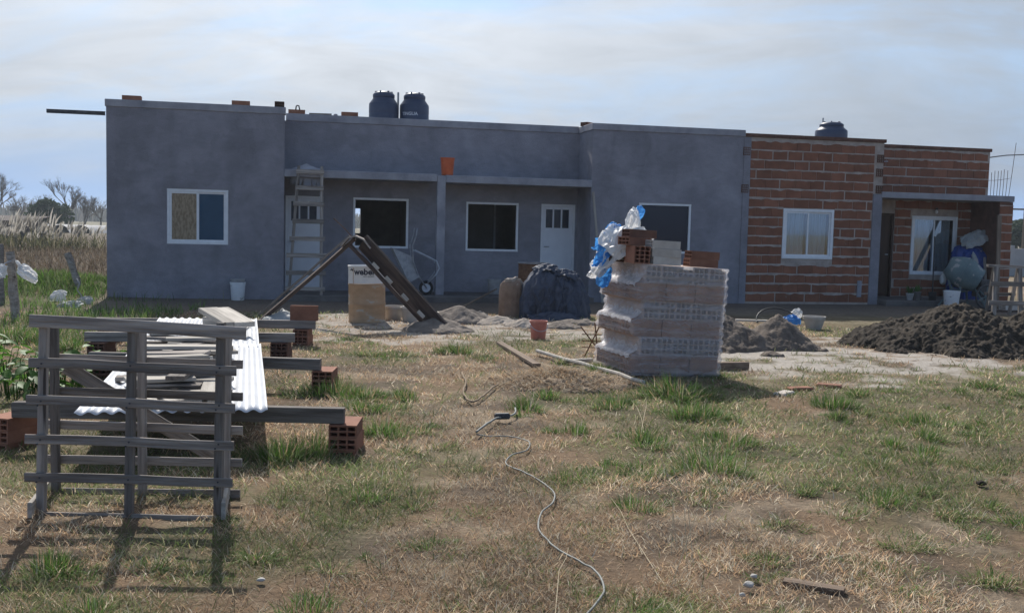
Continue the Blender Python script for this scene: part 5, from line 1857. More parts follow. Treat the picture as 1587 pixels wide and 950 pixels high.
for i, (s_, c_, hh, lb) in enumerate(((16.56, 'plastic_white', 0.15, 'small pale pot with a plant on the brick porch step'), (16.74, 'plastic_grey', 0.19, 'small grey pot with a plant beside the pale pot on the step'))):
    pt = thing('flower_pot', lb, 'flower pot', HM @ Matrix.Translation((s_, -0.16, 0.12)), 'pots on the brick porch step')
    add('pot', MB().lathe([(0.06, 0), (0.085, hh), (0.09, hh), (0.07, hh - 0.02), (0.01, hh - 0.025)], 20), c_, pt, WM[pt.name], True)
    lm = MB()
    rn = random.Random(i)
    for k_ in range(16):
        a, q = rn.uniform(0, 6.28), rn.uniform(0.05, 0.15)
        b0 = Vector((0.03 * math.cos(a), 0.03 * math.sin(a), hh - 0.02))
        b1 = Vector((q * math.cos(a), q * math.sin(a), hh + rn.uniform(0.04, 0.18)))
        sd2 = Vector((-math.sin(a), math.cos(a), 0)) * 0.02
        lm.add([b0, b0.lerp(b1, 0.6) + sd2, b1, b0.lerp(b1, 0.6) - sd2], [(0, 1, 2, 3)])
    structure(add('foliage', lm, 'leaf_weed', pt, WM[pt.name]), 'stuff')

# sawhorse on the right
SW = Matrix.Translation((9.50, 20.05, 0.0)) @ Matrix.Rotation(rad(8), 4, 'Z')
sw = thing('sawhorse', 'weathered wooden sawhorse with cross bars right of the brick porch', 'sawhorse', SW)


def swb(name, a, b, w_, h_, up=(0, 0, 1)):
    M, L = frame_M(SW @ Vector(a), SW @ Vector(b), SW.to_3x3() @ Vector(up))
    add(name, board_mesh(L, w_, h_, 0.003, 0.0, 3), 'wood_grey', sw, M)


swb('top_beam', (-0.32, 0.0, 0.98), (0.50, 0.0, 0.96), 0.09, 0.05)
swb('leg', (-0.34, -0.32, 0.0), (-0.16, -0.03, 0.955), 0.05, 0.08, (1, 0, 0))
swb('leg', (0.22, -0.32, 0.0), (0.34, -0.03, 0.935), 0.05, 0.08, (1, 0, 0))
swb('leg', (-0.08, 0.34, 0.0), (-0.14, 0.05, 0.955), 0.05, 0.06, (1, 0, 0))
swb('leg', (0.42, 0.34, 0.0), (0.36, 0.05, 0.935), 0.05, 0.06, (1, 0, 0))
swb('cross_bar', (-0.36, -0.195, 0.64), (0.36, -0.195, 0.64), 0.03, 0.09)
swb('cross_bar', (-0.44, -0.295, 0.28), (0.34, -0.295, 0.27), 0.03, 0.09)
swb('cross_bar', (-0.20, 0.24, 0.42), (0.46, 0.24, 0.42), 0.03, 0.06)
tag(board('plank', Vector((9.75, 21.1, 0.02)), Vector((10.9, 21.3, 0.02)), 0.25, 0.05, 'wood_dark'), 'dark plank lying on the ground behind the sawhorse', 'plank')
loose_brick(Vector((10.25, 21.25, 0.046)), 0.3, 'clay brick lying on the dark plank behind the sawhorse', '18', 'clay_pale')

# ------------------------------------------------------------------ slatted crate in the left foreground
CRT = thing('slatted_crate', 'upright open crate of weathered grey slats and posts in the left foreground', 'crate', Matrix.Translation((-1.9, 5.3, 0)))
YF, YR = 5.10, 5.48
nail = MB().lathe([(0.005, 0), (0.005, 0.003)], 8).mesh('nail')
nail.materials.append(MATS['dark_steel'])


def zgnd(x_, y_):
    return gz(x_, y_)


FS = [(46, 491, 381, 511, .066, -.006), (45, 556, 366, 569, .053, 0), (42, 613, 364, 627, .052, .004), (39, 674, 362, 685, .051, 0), (39, 733, 360, 742, .050, 0), (68, 793, 342, 799, .045, .01)]
for i, (x0, y0, x1, y1, hh, off) in enumerate(FS):
    a, b = AY(x0, y0 + 6, YF - 0.030 + off), AY(x1, y1 + 6, YF - 0.030 + off)
    board('slat', a, b, 0.018, hh - 0.004, 'wood_grey', CRT, (0, 0, 1), 0.010)
RS = [(88, 525, 376, 512, .05), (92, 555, 376, 565, .05), (92, 606, 376, 615, .05), (75, 657, 376, 667, .052), (72, 711, 375, 717, .05), (95, 762, 372, 765, .05)]
for i, (x0, y0, x1, y1, hh) in enumerate(RS):
    if i == 0:
        continue
    board('slat', AY(x0, y0, YR + 0.030), AY(x1, y1, YR + 0.030), 0.018, hh - 0.004, 'wood_grey', CRT, (0, 0, 1), 0.004)
for (xt, xb, yb) in ((69, 64, 800), (206, 200, 802), (343, 338, 804)):
    t_, b_ = AY(xt, 500, YF), AY(xb, yb - 3, YF)
    board('post', b_, t_, 0.040, 0.040, 'wood_grey', CRT, (1, 0, 0), 0.002)
    for (x0, y0, x1, y1, hh, off) in FS[1:5]:
        zz = AY((x0 + x1) / 2, (y0 + y1) / 2 + 6, YF).z
        tt = (zz - b_.z) / (t_.z - b_.z)
        c_ = b_.lerp(t_, tt)
        for dz in (-0.011, 0.011):
            add('nail', nail, None, CRT, Matrix.Translation((c_.x + 0.008 * (1 if dz > 0 else -1), YF - 0.043, zz + dz)) @ Matrix.Rotation(rad(90), 4, 'X'))
for (xt, xb) in ((84, 87), (220, 221), (353, 350)):
    board('post', AY(xb, 772, YR), AY(xt, 508, YR), 0.040, 0.040, 'wood_grey', CRT, (1, 0, 0), 0.002)
for (x0, x1) in ((46, 78), (346, 354)):
    board('runner', AY(x0, 792, YF - 0.10), AY(x1, 752, YR + 0.14), 0.022, 0.085, 'wood_pale', CRT, (0, 0, 1))
board('brace', AY(102, 568, YR + 0.10), AY(332, 708, YR + 0.30), 0.022, 0.075, 'wood_grey', CRT, (0.5, 0.2, 0.8))

# ------------------------------------------------------------------ corrugated sheets on timber bearers
ZB = 0.335
NR, NL = G(415, 640, 0.315), G(120, 629, 0.315)
FR_ = G(400, 494, 0.315)
run = (FR_ - NR)
LEN = run.length
run.normalize()
acr = Vector((-run.y, run.x, 0))           # to the left
SH0 = Matrix((run, acr, Vector((0, 0, 1)))).transposed().to_4x4()
SH0.translation = Vector((NR.x, NR.y, 0))


def sheet(x0, x1, z, y0, label):
    nw, nl = 132, 14
    wid = 1.12
    Pn = []
    for i in range(nl + 1):
        xx = x0 + (x1 - x0) * i / nl
        row = []
        for j in range(nw + 1):
            yy = wid * j / nw
            row.append((xx, y0 + yy, z + 0.0090 * math.cos(2 * math.pi * yy / 0.0865) + 0.006 * math.sin(xx * 1.7 + yy * 2) - 0.004 * abs(yy - 0.5)))
        Pn.append(row)
    o = add('corrugated_sheet', MB().grid(Pn), 'zinc', None, SH0, True)
    o.modifiers.new('thick', 'SOLIDIFY').thickness = 0.0012
    tag(o, label, 'metal sheet', 'corrugated sheets on the bearers')
    return o


sheet(0.0, LEN * 0.56, 0.329, 0.0, 'near shiny corrugated zinc sheet lying on bearers behind the crate')
sheet(LEN * 0.53, LEN * 1.0, 0.321, 0.015, 'far shiny corrugated zinc sheet on the bearers towards the house')


def bearer(xl, yl, xr, yr, w_, h_, ztop, label, m='wood_grey'):
    a, b = G(xl, yl, ztop), G(xr, yr, ztop)
    a.z = b.z = ztop - h_ / 2
    o = board('timber_bearer', a, b, w_, h_, m, None, (0, 0, 1), 0.004, 0.005)
    tag(o, label, 'timber', 'timbers carrying the corrugated sheets')
    return a, b


b1 = bearer(22, 622, 534, 632, 0.075, 0.10, 0.30, 'nearest timber bearer under the front edge of the corrugated sheet')
b2 = bearer(140, 545, 497, 556, 0.075, 0.10, 0.30, 'second timber bearer from the crate, its right end beside a tuft')
b3 = bearer(132, 514, 457, 516, 0.075, 0.10, 0.30, 'third timber bearer from the crate, short and dark')
b4 = bearer(150, 492, 489, 497, 0.075, 0.10, 0.30, 'farthest timber bearer, carrying the upright red brick')


def brick_pillar(cx_, cy_, z_top, rz_, labels, m='clay_block'):
    n = len(labels)
    for k_ in range(n):
        z = z_top - 0.0835 * (n - k_)
        loose_brick(Vector((cx_ + 0.004 * (k_ % 2), cy_, z)), rz_ + 0.03 * (k_ - 1), labels[k_], '8', m)


c = G(531, 668, 0.2)
c = b1[1]
brick_pillar(c.x - 0.005, c.y + 0.10, 0.198, 1.57, ['bottom brick of the stack under the right end of the nearest bearer', 'middle brick of the stack under the right end of the nearest bearer', 'top brick of the stack under the right end of the nearest bearer'])
c = b2[1]
brick_pillar(c.x + 0.02, c.y + 0.10, 0.198, 1.57, ['bottom brick under the right end of the second bearer', 'middle brick under the right end of the second bearer', 'sunlit top brick under the right end of the second bearer'])
c = b3[1]
brick_pillar(c.x - 0.16, c.y + 0.05, 0.198, 1.62, ['bottom brick under the short third bearer', 'middle brick under the short third bearer', 'top brick under the short third bearer'], 'clay_dark')
c = b4[1]
brick_pillar(c.x - 0.16, c.y + 0.02, 0.198, 1.57, ['bottom brick under the right end of the farthest bearer', 'middle brick under the right end of the farthest bearer', 'top brick under the right end of the farthest bearer'])
c = b4[1]
loose_brick(Vector((c.x - 0.14, c.y + 0.045, 0.39)), 0.02, 'plain red brick set on edge against the farthest bearer', '8', 'clay_block', rad(90))
c = b1[0]
brick_pillar(c.x - 0.05, c.y + 0.12, 0.198, 1.25, ['bottom of the tilted bricks at the left picture edge under the nearest bearer', 'middle of the tilted bricks at the left picture edge under the nearest bearer', 'sunlit top brick at the left picture edge under the nearest bearer'])
for c, nm in ((b2[0], 'second'), (b3[0], 'third'), (b4[0], 'farthest')):
    brick_pillar(c.x + 0.15, c.y + 0.05, 0.198, 1.57, [q + ' brick under the left end of the %s bearer' % nm for q in ('bottom', 'middle', 'top')], 'clay_dark')

# loose planks on the sheet
rn = random.Random(12)
PL = []
for i in range(36):
    t_ = rn.random()
    xs_ = 0.30 + 2.9 * (i / 35.0) + rn.uniform(-0.1, 0.1)
    lvl = (i * 7 % 6)
    L_ = rn.uniform(0.40, 0.72)
    yy = rn.uniform(0.50, 0.68)
    ang = rn.gauss(0.06, 0.20) + (1.4 if i % 9 == 4 else 0)
    wd, th_ = rn.uniform(0.10, 0.19), rn.uniform(0.022, 0.03)
    zc_ = 0.343 + th_ / 2 + lvl * 0.034
    M = SH0 @ Matrix.Translation((xs_, yy, zc_)) @ Matrix.Rotation(rad(90) + ang, 4, 'Z') @ Matrix.Rotation(rn.uniform(-0.03, 0.03), 4, 'Y')
    o = add('plank', board_mesh(L_, wd, th_, 0.003, 0.004, i), 'wood_pale' if i % 2 else 'wood_grey', None, M)
    tag(o, ('near part', 'middle part', 'far part')[min(2, i // 12)].join(('short weathered plank in the ', ' of the loose pile on the corrugated sheet')), 'plank', 'planks piled on the corrugated sheet')
# stack of boards at the near end, dark ends to the camera
for i in range(9):
    M = SH0 @ Matrix.Translation((0.30 + 0.02 * (i % 3), 0.35 + 0.13 * (i % 4), 0.356 + 0.031 * (i // 4))) @ Matrix.Rotation(rn.uniform(-0.2, 0.25), 4, 'Z')
    o = add('plank', board_mesh(0.55, 0.115, 0.026, 0.003, 0.003, 40 + i), 'wood_pale', None, M)
    tag(o, 'short plank end on to the camera in the stack at the near sheet edge', 'plank', 'planks stacked at the near sheet edge')
for k_ in range(2):
    a, b = G(322 + 18 * k_, 480, 0.54), G(362 + 18 * k_, 503, 0.46)
    tag(board('plank', a, b, 0.20, 0.05, 'wood_pale', None, (0.0, -0.05, 1), 0.004), ('left' if k_ == 0 else 'right') + ' of two wide pale planks side by side on the far sheet', 'plank')
c = G(352, 496, 0.45)
tag(board('plank', G(318, 497, 0.385), G(385, 500, 0.385), 0.12, 0.09, 'wood_pale'), 'thick pale block under the two wide planks on the far sheet', 'plank')

# ------------------------------------------------------------------ fence remains and litter on the left
def wood_post(p, top, r, label):
    rn_ = random.Random(int(p.x * 100) & 0xffff)
    n_ = 7
    pts = [p.lerp(top, i / n_) + Vector((rn_.uniform(-0.008, 0.008), rn_.uniform(-0.008, 0.008), 0)) for i in range(n_ + 1)]
    pts[0] = p - (top - p).normalized() * 0.1
    tag(add('fence_post', MB().tube(pts, [r * rn_.uniform(0.9, 1.1) for _ in pts], 9), 'wood_grey'), label, 'fence post')


p1 = GP(25, 497)
wood_post(p1, AY(16, 390, p1.y), 0.062, 'weathered round fence post with a plastic bag, at the left edge')
p2 = GP(124, 458)
wood_post(p2, AY(105, 392, p2.y), 0.065, 'leaning fence post on the grass bank beside the house')
p3 = AY(3, 460, 17.0)
p3.z = 0
wood_post(p3, AY(2, 378, 17.0), 0.04, 'thin fence post at the very left edge behind the others')
tag(add('fence_wire', MB().tube([AY(18, 404, p1.y - 0.07), AY(8, 408, p1.y - 0.1), AY(-6, 424, p1.y - 0.15), AY(-30, 432, p1.y - 0.2)], 0.008, 6), 'pale_steel', smooth=True), 'slack fence wire hanging from the post with the bag', 'wire')
bg = thing('plastic_bag', 'white plastic bag snagged and blown out on the fence post', 'plastic bag', AY(30, 412, p1.y - 0.06))
cM = Matrix.Translation(AY(43, 423, p1.y - 0.08)) @ Matrix.Rotation(rad(38), 4, 'Y')
add('film', film_sheet((0, 0, 0), (0.16, 0.0, 0.0), (-0.02, 0.03, 0.075), 0.035, 3.7), 'bag_white', bg, cM)
add('film', film_sheet((0.02, -0.02, -0.02), (0.15, 0.01, 0.01), (0.0, 0.05, 0.05), 0.03, 8.7), 'bag_white', bg, cM)
add('knot', crumple_mesh(0.08, 0.03, 0.03, 1.7, 3, 0.4, 1.6, 0.6), 'bag_white', bg, Matrix.Translation(AY(29, 409, p1.y - 0.07)) @ Matrix.Rotation(rad(50), 4, 'Y'))
for (px, py, a, b, c_, m, lb) in ((90, 468, 0.13, 0.11, 0.10, 'bag_white', 'white plastic bag on the ground by the leaning post'),
                                  (108, 477, 0.19, 0.10, 0.05, 'bag_grey', 'greyish sheet of plastic trampled in front of the leaning post'),
                                  (130, 472, 0.14, 0.09, 0.06, 'bag_grey', 'twisted pale plastic strip right of the leaning post'),
                                  (-2, 424, 0.10, 0.08, 0.09, 'bag_white', 'white plastic scrap at the left picture edge')):
    pp = GP(px, py, c_ * 0.6) if px > 0 else AY(px, py, p1.y - 0.2)
    tag(add('plastic_bag', film_sheet((0, 0, c_ * 0.3), (a * 1.1, 0.02, 0.02), (-0.02, b, c_ * 1.1), c_ * 0.8, abs(px) * 0.13 + 1), m, None, Matrix.Translation(pp)), lb, 'plastic bag')
pp = GP(118, 470)
tag(add('cord', MB().tube([pp + Vector((0, 0, 0.02)), pp + Vector((0.10, 0, 0.12)), pp + Vector((0.02, 0, 0.22)), pp + Vector((0.06, 0.0, 0.34)), pp + Vector((0.0, 0.02, 0.42))], 0.012, 6), 'plastic_grey', smooth=True), 'frayed blue grey cord twisted at the foot of the leaning post', 'cord')

# broad leaved weeds behind the crate
leafm = MB()
Pn = []
for i in range(6):
    t_ = i / 5
    ww = 0.5 * math.sin(math.pi * min(1, t_ * 0.92 + 0.06)) ** 0.7 * 0.62
    Pn.append([(t_, u * ww, 0.10 * abs(u) * math.sin(math.pi * t_) - 0.22 * t_ * t_) for u in (-1, 0, 1)])
leaf_me = leafm.grid(Pn).mesh('leaf', True)
leaf_me.materials.append(MATS['leaf_weed'])
rn = random.Random(77)
for i, (px, py, nl, rad_, hh, lb) in enumerate(((28, 612, 60, 0.42, 0.42, 'leafy green broadleaf weed at the left picture edge behind the bricks'),
                                                (92, 600, 50, 0.36, 0.34, 'leafy green broadleaf weed just left of the corrugated sheet'),
                                                (160, 574, 34, 0.30, 0.28, 'low green broadleaf weed between the crate posts beside the sheet'),
                                                (-20, 570, 40, 0.40, 0.36, 'green broadleaf weed farther back at the left picture edge'))):
    p = G(px, py)
    p.z = gz(p.x, p.y)
    t = thing('broadleaf_weed', lb, 'weed', p, 'broadleaf weeds on the left')
    st = MB()
    for k_ in range(nl):
        a, q = rn.uniform(0, 6.28), rad_ * math.sqrt(rn.random())
        base = p + Vector((q * math.cos(a) * 0.8, q * math.sin(a) * 0.8, 0))
        z = hh * (1 - 0.5 * (q / rad_) ** 2) * rn.uniform(0.25, 1.0)
        tipb = base + Vector((0.05 * math.cos(a), 0.05 * math.sin(a), z))
        st.tube([base, tipb], [0.006, 0.003], 4, False)
        s_ = rn.uniform(0.09, 0.17)
        M = Matrix.Translation(tipb) @ Matrix.Rotation(a + rn.gauss(0, 0.9), 4, 'Z') @ Matrix.Rotation(rn.uniform(-0.5, 0.5), 4, 'Y') @ Matrix.Rotation(rn.uniform(-0.5, 0.5), 4, 'X') @ Matrix.Diagonal((s_, s_ * 0.95, s_, 1))
        add('leaf', leaf_me, None, t, M)
    structure(add('stems', st, 'leaf_weed', t), 'stuff')

# ------------------------------------------------------------------ things lying in the yard
def ground_path(pts, dz, sub=6):
    W_ = [G(*q) for q in pts]
    out = []
    for i in range(len(W_) - 1):
        p0, p1_, p2_, p3_ = W_[max(0, i - 1)], W_[i], W_[i + 1], W_[min(len(W_) - 1, i + 2)]
        for k__ in range(sub):
            t_ = k__ / sub
            q = 0.5 * ((2 * p1_) + (p2_ - p0) * t_ + (2 * p0 - 5 * p1_ + 4 * p2_ - p3_) * t_ ** 2 + (3 * p1_ - p0 - 3 * p2_ + p3_) * t_ ** 3)
            out.append(Vector((q.x, q.y, gz(q.x, q.y) + dz)))
    return out


ex = thing('extension_cable', 'long grey extension cable winding through the grass to the camera', 'cable', GP(800, 700))
add('cord', MB().tube(ground_path([(738, 678), (765, 680), (800, 683), (820, 692), (816, 704), (792, 712), (784, 724), (806, 735), (840, 750), (858, 766), (857, 782), (840, 800), (834, 822), (842, 840), (868, 862), (902, 880), (926, 900), (936, 924), (926, 945), (900, 975), (870, 1020)], 0.026), 0.0050, 8), 'cable', ex, smooth=True)
pg = GP(778, 656, 0.05)
add('socket', MB().cbox(-0.06, 0.06, -0.025, 0.025, -0.02, 0.025, 0.010, Matrix.Translation(pg) @ Matrix.Rotation(rad(15), 4, 'Z')), 'dark_steel', ex)
add('socket_lead', MB().tube(ground_path([(738, 678), (752, 668), (768, 659), (784, 655), (798, 650), (798, 640)], 0.045), 0.008, 8), 'cable', ex, smooth=True)
tag(add('cord', MB().tube(ground_path([(716, 581), (722, 596), (718, 612), (724, 624), (732, 630), (745, 622), (770, 600), (796, 581)], 0.035), 0.009, 6), 'straw', smooth=True), 'thin pale cord curling on the ground left of the straw heap', 'cord')
tag(add('straw_heap', heap_mesh('straw_heap', 0.72, 0.55, 0.15, 21.0, 90, 0.6, ((0.1, 0, 1, 1.0),), 0.05, 5.0), 'straw', None, Matrix.Translation(GP(862, 594))), 'low mound of dry raked grass left of the brick pack', 'straw heap')
rng = np.random.default_rng(31)
n = 5000
c = GP(862, 594)
q = rng.normal(0, 0.42, (n, 2)) * np.array([0.85, 0.62])
x, y = c.x + q[:, 0], c.y + q[:, 1]
zz = np.maximum(0, 0.15 * (1 - np.hypot(q[:, 0] / 0.8, q[:, 1] / 0.6))) + ground_h(x, y)
V, F, T = blades(np.stack([x, y, zz], -1), rng.uniform(0.05, 0.14, n), 0.006, rng.uniform(0, 6.28, n), rng.uniform(0.9, 1.5, n), pick(n, STRAW + [(0.15, 0.12, 0.085)], rng), 0.1, 3)
structure(add('raked_straw', np_mesh('raked_straw', V, F, T), GRASS), 'stuff', 'loose dry straw on the mound left of the brick pack', 'straw')
tag(board('plank', GP(774, 534, 0.035), GP(832, 571, 0.045), 0.085, 0.035, 'wood_brown'), 'short pale plank on the ground pointing at the straw heap', 'plank')
tag(add('pole', MB().tube(ground_path([(832, 552), (900, 572), (960, 589), (1010, 605)], 0.055, 3), 0.021, 8), 'wood_pale'), 'long thin pole on the ground crossing in front of the brick pack', 'pole')
tag(board('plank', G(872, 560, 0.04), G(918, 558, 0.04), 0.05, 0.04, 'stone_white'), 'white batten lying at the left foot of the brick pack', 'batten')
tag(board('plank', GP(1214, 906, 0.008), GP(1308, 920, 0.008), 0.06, 0.035, 'wood_brown', warp=0.006), 'short grey fence board half sunk in the front right grass', 'plank')
ms = thing('steel_mesh_strip', 'rusty crossed reinforcing bars leaning at the left side of the brick pack', 'steel mesh', GP(925, 552))
a0, a1 = GP(930, 556, 0.01), GP(935, 548, 0.01)
for (pa, pb_) in (((900, 506), (932, 548)), ((932, 500), (906, 552)), ((922, 500), (926, 545))):
    add('bar', MB().tube([AY(*pa, 11.95), AY(*pb_, 11.95)], 0.008, 6), 'rust', ms)
for yy in (518, 528, 538):
    add('bar', MB().tube([AY(902, yy, 11.97), AY(934, yy + 1, 11.97)], 0.006, 6), 'rust', ms)
rn = random.Random(5)
for (px, py, r, lb) in ((1160, 916, 0.028, 'larger of the white stones left of the sunken board'), (1150, 931, 0.018, 'small white stone nearest the camera left of the sunken board'), (1168, 902, 0.018, 'small white stone beside the left end of the sunken board')):
    tag(add('stone', crumple_mesh(r, r * 0.8, r * 0.6, rn.uniform(0, 9), 3, 0.4, 1.4, 0.3), 'stone_white', None, Matrix.Translation(GP(px, py, r * 0.4 + 0.02))), lb, 'stone')
for (px, py, r, lb) in ((405, 908, 0.022, 'flat pale stone in the grass right of the crate shadow'), (1520, 755, 0.04, 'dark clod in the grass near the right edge')):
    tag(add('stone', crumple_mesh(r, r * 0.8, r * 0.45, rn.uniform(0, 9), 3, 0.4, 1.4, 0.3), 'stone_white' if px < 1000 else 'soil_pile', None, Matrix.Translation(GP(px, py, 0.02))), lb, 'stone')
for (px, py, rz_, lb) in ((1240, 604, 0.3, 'flat broken brick piece in the grass right of the brick pack'), (1285, 600, -0.4, 'flat reddish brick piece farther right of the brick pack'), (1215, 613, 0.9, 'pale tile scrap in the grass just right of the brick pack')):
    s_ = GP(px, py)
    tag(add('brick_shard', MB().cbox(-0.12, 0.12, -0.06, 0.06, 0, 0.035, 0.012, Matrix.Rotation(rz_, 4, 'Z')), 'clay_block' if px > 1220 else 'clay_pale', None, Matrix.Translation(s_)), lb, 'brick shard')
tag(add('timber_block', MB().cbox(-0.2, 0.2, -0.05, 0.05, 0, 0.09, 0.01, Matrix.Rotation(0.3, 4, 'Z')), 'wood_brown', None, Matrix.Translation(GP(1133, 573))), 'short brown timber offcut at the right foot of the brick pack', 'timber')

# tall dead stalks in the foreground
st = MB()
rn = random.Random(15)
for (a, b, hz_) in (((978, 640), (1003, 700), .10), ((984, 655), (996, 690), .06), ((990, 690), (1000, 640), .12), ((946, 776), (1036, 918), .03), ((1040, 720), (1066, 900), .30), ((1066, 712), (1040, 860), .34), ((1085, 760), (1040, 910), .25),
                    ((1050, 680), (1075, 880), .38), ((1020, 700), (1050, 860), .3), ((1100, 860), (1085, 700), .3), ((860, 960), (880, 880), .1)):
    pa, pb_ = G(*b), G(*a)
    if pa.y > pb_.y:
        pa, pb_ = pb_, pa
    base = Vector((pa.x, pa.y, gz(pa.x, pa.y)))
    tip = AY(*(a if a[1] < b[1] else b), pa.y + 0.12)
    if hz_ < 0.13:
        tip = Vector((pb_.x, pb_.y, gz(pb_.x, pb_.y) + hz_))
    mid = base.lerp(tip, 0.55) + Vector((rn.uniform(-0.03, 0.03), 0.02, 0.02))
    st.tube([base, base.lerp(mid, 0.5), mid, mid.lerp(tip, 0.5) + Vector((0.01, 0, 0.005)), tip], [0.0018, 0.0018, 0.0015, 0.0013, 0.001], 4, False)
structure(add('dead_stalks', st, 'stalk'), 'stuff', 'thin dead straw stalks rising from the foreground lawn', 'stalks')

# ------------------------------------------------------------------ background
def bare_tree(name, p, H, spread, seed, label, depth=6, leafy=0, trunk=0.28):
    rn_ = random.Random(seed)
    t = thing(name, label, 'tree', Vector(p), 'trees beyond the field')
    tb, tw_ = MB(), MB()

    def grow(q, d, L, r, k__):
        e = q + d * L
        m_ = q.lerp(e, 0.5) + Vector((rn_.uniform(-1, 1), rn_.uniform(-1, 1), 0)) * L * 0.06
        (tb if k__ > depth - 3 else tw_).tube([q, m_, e], [r, r * 0.8, r * 0.6], 5 if k__ > depth - 3 else 3, False)
        if k__ == 0:
            return
        for _ in range(3 if k__ > 2 else 4):
            nd = (d + Vector((rn_.uniform(-1, 1) * spread, rn_.uniform(-1, 1) * spread, rn_.uniform(-0.25, 0.55)))).normalized()
            grow(e if rn_.random() < 0.7 else m_, nd, L * rn_.uniform(0.62, 0.86), r * 0.60, k__ - 1)
    grow(Vector(p) - Vector((0, 0, 0.2)), Vector((rn_.uniform(-.05, .05), 0, 1)).normalized(), H * 0.27, trunk * H / 10, depth)
    add('trunk', tb, 'bark_grey', t)
    structure(add('crown', tw_, 'twig', t), 'stuff')
    return t


def leafy_tree(name, p, H, W_, seed, label, n_=2600, leaf=0.26, m='leaf_dark'):
    rng_ = np.random.default_rng(seed)
    t = thing(name, label, 'tree', Vector(p), 'trees beyond the field')
    add('trunk', MB().tube([Vector(p) - Vector((0, 0, 0.2)), Vector(p) + Vector((0.1, 0, H * 0.3)), Vector(p) + Vector((0, 0, H * 0.75))], [0.25, 0.18, 0.06], 7), 'bark_grey', t)
    nc = 26
    cc = rng_.normal(0, 0.38, (nc, 3)) * np.array([W_ * 0.5, W_ * 0.5, H * 0.30]) + np.array([0, 0, H * 0.58])
    rr_ = rng_.uniform(0.10, 0.22, nc) * W_
    k__ = rng_.integers(0, nc, n_)
    dv = rng_.normal(0, 1, (n_, 3))
    dv /= np.linalg.norm(dv, axis=1)[:, None]
    C_ = cc[k__] + dv * (rr_[k__] * rng_.uniform(0.5, 1.0, n_) ** 0.5)[:, None]
    C_[:, 2] = np.maximum(C_[:, 2], 0.25)
    u_ = rng_.normal(0, 1, (n_, 3)); u_ /= np.linalg.norm(u_, axis=1)[:, None]
    v_ = np.cross(u_, rng_.normal(0, 1, (n_, 3))); v_ /= np.linalg.norm(v_, axis=1)[:, None]
    s_ = leaf * rng_.uniform(0.6, 1.4, (n_, 1))
    V = np.stack([C_ - u_ * s_, C_ + v_ * s_ * 0.5, C_ + u_ * s_, C_ - v_ * s_ * 0.5], 1).reshape(-1, 3) + np.array(p)
    add('crown', np_mesh('crown', V, np.arange(n_ * 4).reshape(-1, 4)), m, t)
    structure(t.children[-1], 'stuff') if t.children else None
    return t


def far(px, Y):
    q = AY(px, 340, Y)
    return Vector((q.x, Y, 0))


bare_tree('bare_tree', far(-4, 118), 6.6, 0.75, 3, 'bare winter tree cut by the left picture edge')
bare_tree('bare_tree', far(48, 128), 5.2, 1.0, 4, 'wide rounded bare tree behind the pampas grass, left of the evergreen', 6)
bare_tree('bare_tree', far(66, 140), 5.2, 1.0, 8, 'bare rounded tree standing behind the dark evergreen', 6)
leafy_tree('evergreen_tree', far(79, 108), 3.3, 4.6, 5, 'small dark evergreen tree among the bare trees on the left')
bare_tree('bare_tree', far(108, 112), 6.0, 0.55, 6, 'tall slender bare tree standing highest on the left horizon')
bare_tree('bare_tree', far(131, 116), 5.0, 0.5, 9, 'thin bare tree just right of the tallest one')
bare_tree('bare_tree', far(157, 122), 5.0, 1.0, 7, 'bare rounded tree against the house corner', 6)
bare_tree('bare_tree', far(20, 150), 4.8, 0.9, 17, 'low bare tree between the left edge tree and the rounded one', 6)
leafy_tree('evergreen_tree', far(1572, 95), 3.8, 3.0, 15, 'dark conifer beyond the grey wall right of the brick house')
leafy_tree('evergreen_tree', far(1592, 90), 3.2, 4.0, 16, 'broad dark tree at the right picture edge', 2600)
# distant wood line
rng = np.random.default_rng(41)
n = 9000
x, y = rng.uniform(-330, 330, n), rng.normal(330, 18, n)
P = np.stack([x, y, np.zeros(n)], -1)
hh = 3.0 + 4.5 * n2(x, np.zeros(n), 0.05, 4, 3.0)
V, F, T = blades(P, hh * rng.uniform(0.5, 1.1, n), 1.1, rng.uniform(0, 6.28, n), rng.uniform(0, 0.4, n), pick(n, [(0.12, 0.11, 0.10), (0.09, 0.085, 0.08), (0.10, 0.10, 0.075)], rng), 0.5, 2)
structure(add('far_wood', np_mesh('far_wood', V, F, T), GRASS), 'stuff', 'hazy belt of far trees along the horizon', 'wood')

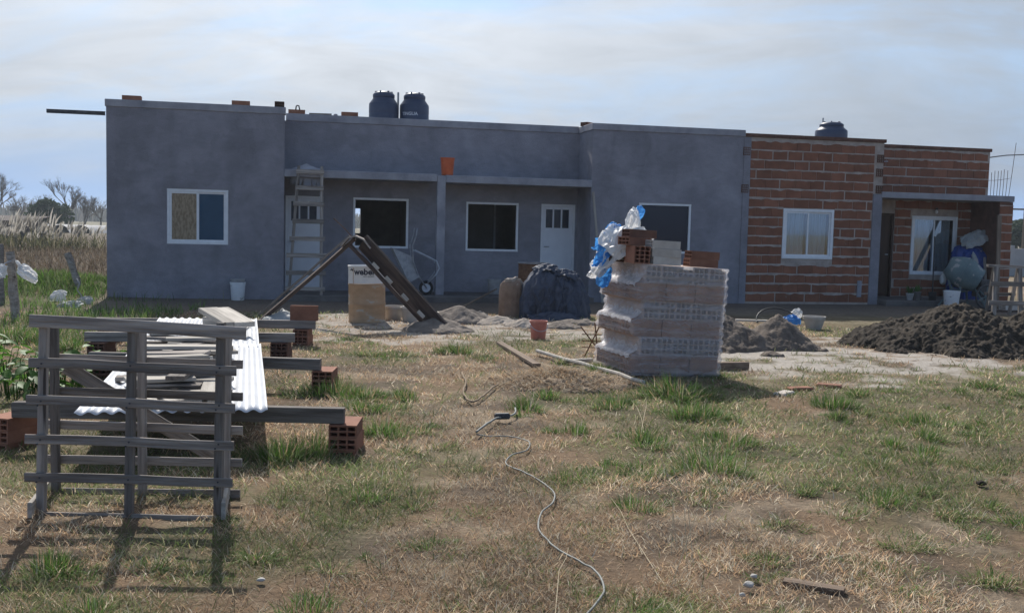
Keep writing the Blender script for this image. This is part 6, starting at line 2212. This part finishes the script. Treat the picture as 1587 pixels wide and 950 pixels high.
shd = thing('shed', 'low dark brown shed at the left edge beyond the field', 'shed', far(18, 60))
q = far(18, 60)
add('wall', MB().cbox(q.x - 4.5, q.x + 0.9, 60, 62.5, 0, 1.15, 0.02), 'shed_brown', shd)
rf = MB()
rf.add([(q.x - 4.7, 59.8, 1.16), (q.x + 1.1, 59.8, 1.16), (q.x + 1.1, 62.7, 1.45), (q.x - 4.7, 62.7, 1.45)], [(0, 1, 2, 3)])
ro = add('roof', rf, 'shed_brown', shd)
ro.modifiers.new('thick', 'SOLIDIFY').thickness = 0.06
gh = thing('greenhouse', 'row of pale plastic greenhouses showing between the far trees', 'greenhouse', far(45, 92))
q = far(40, 92)
for k_ in range(5):
    x0 = q.x - 3.6 + 1.9 * k_
    Pn = [[(x0 + 1.8 * i / 8, 92 + 6 * j, 0.1 + 0.62 * math.sin(math.pi * i / 8) ** 0.6 if 0 < i < 8 else 0.0) for i in range(9)] for j in range(2)]
    add('bay', MB().grid(Pn), 'wall_far', gh, None, True)
hw_ = thing('boundary_wall', 'pale grey boundary wall right of the brick house', 'wall', far(1572, 42))
q = far(1572, 42)
add('panel', MB().cbox(q.x - 0.75, q.x - 0.02, 42, 42.15, 0, 1.15, 0.01), 'wall_far', hw_)
add('panel', MB().cbox(q.x + 0.02, q.x + 4.0, 42, 42.15, 0, 1.12, 0.01), 'wall_far', hw_)
add('post', MB().cbox(q.x - 0.10, q.x + 0.06, 41.93, 41.995, 0, 1.25, 0.01), 'wall_far', hw_)
up_ = thing('utility_pole', 'slim dark utility pole at the right picture edge', 'pole', far(1588, 75))
q = far(1588, 75)
add('shaft', MB().tube([q, q + Vector((0, 0, 7.5))], [0.11, 0.08], 8), 'wood_brown', up_)
add('cross_arm', MB().cbox(q.x - 0.9, q.x + 0.9, 74.9, 74.98, 3.6, 3.72, 0.01), 'wood_brown', up_)
tag(add('power_line', MB().tube([HW(19.1, 1.1, 3.36), AY(1560, 241, 26), AY(1700, 236, 40)], 0.014, 6), 'dark_steel'), 'single power line running right from the brick house corner', 'wire')

# ------------------------------------------------------------------ thin winter haze
hv = bpy.data.materials.new('haze_air')
hv.use_nodes = True
hn, hl = hv.node_tree.nodes, hv.node_tree.links
hn.remove(hn['Principled BSDF'])
pv = hn.new('ShaderNodeVolumePrincipled')
pv.inputs['Color'].default_value = (0.80, 0.90, 1.0, 1)
pv.inputs['Density'].default_value = 0.0005
pv.inputs['Anisotropy'].default_value = 0.35
hl.new(pv.outputs[0], hn['Material Output'].inputs['Volume'])
haze = add('haze', MB().box(-3800, 3800, -3800, 4800, -1.5, 9.5), hv)
structure(haze, 'stuff', 'thin bluish winter haze over the fields', 'haze')
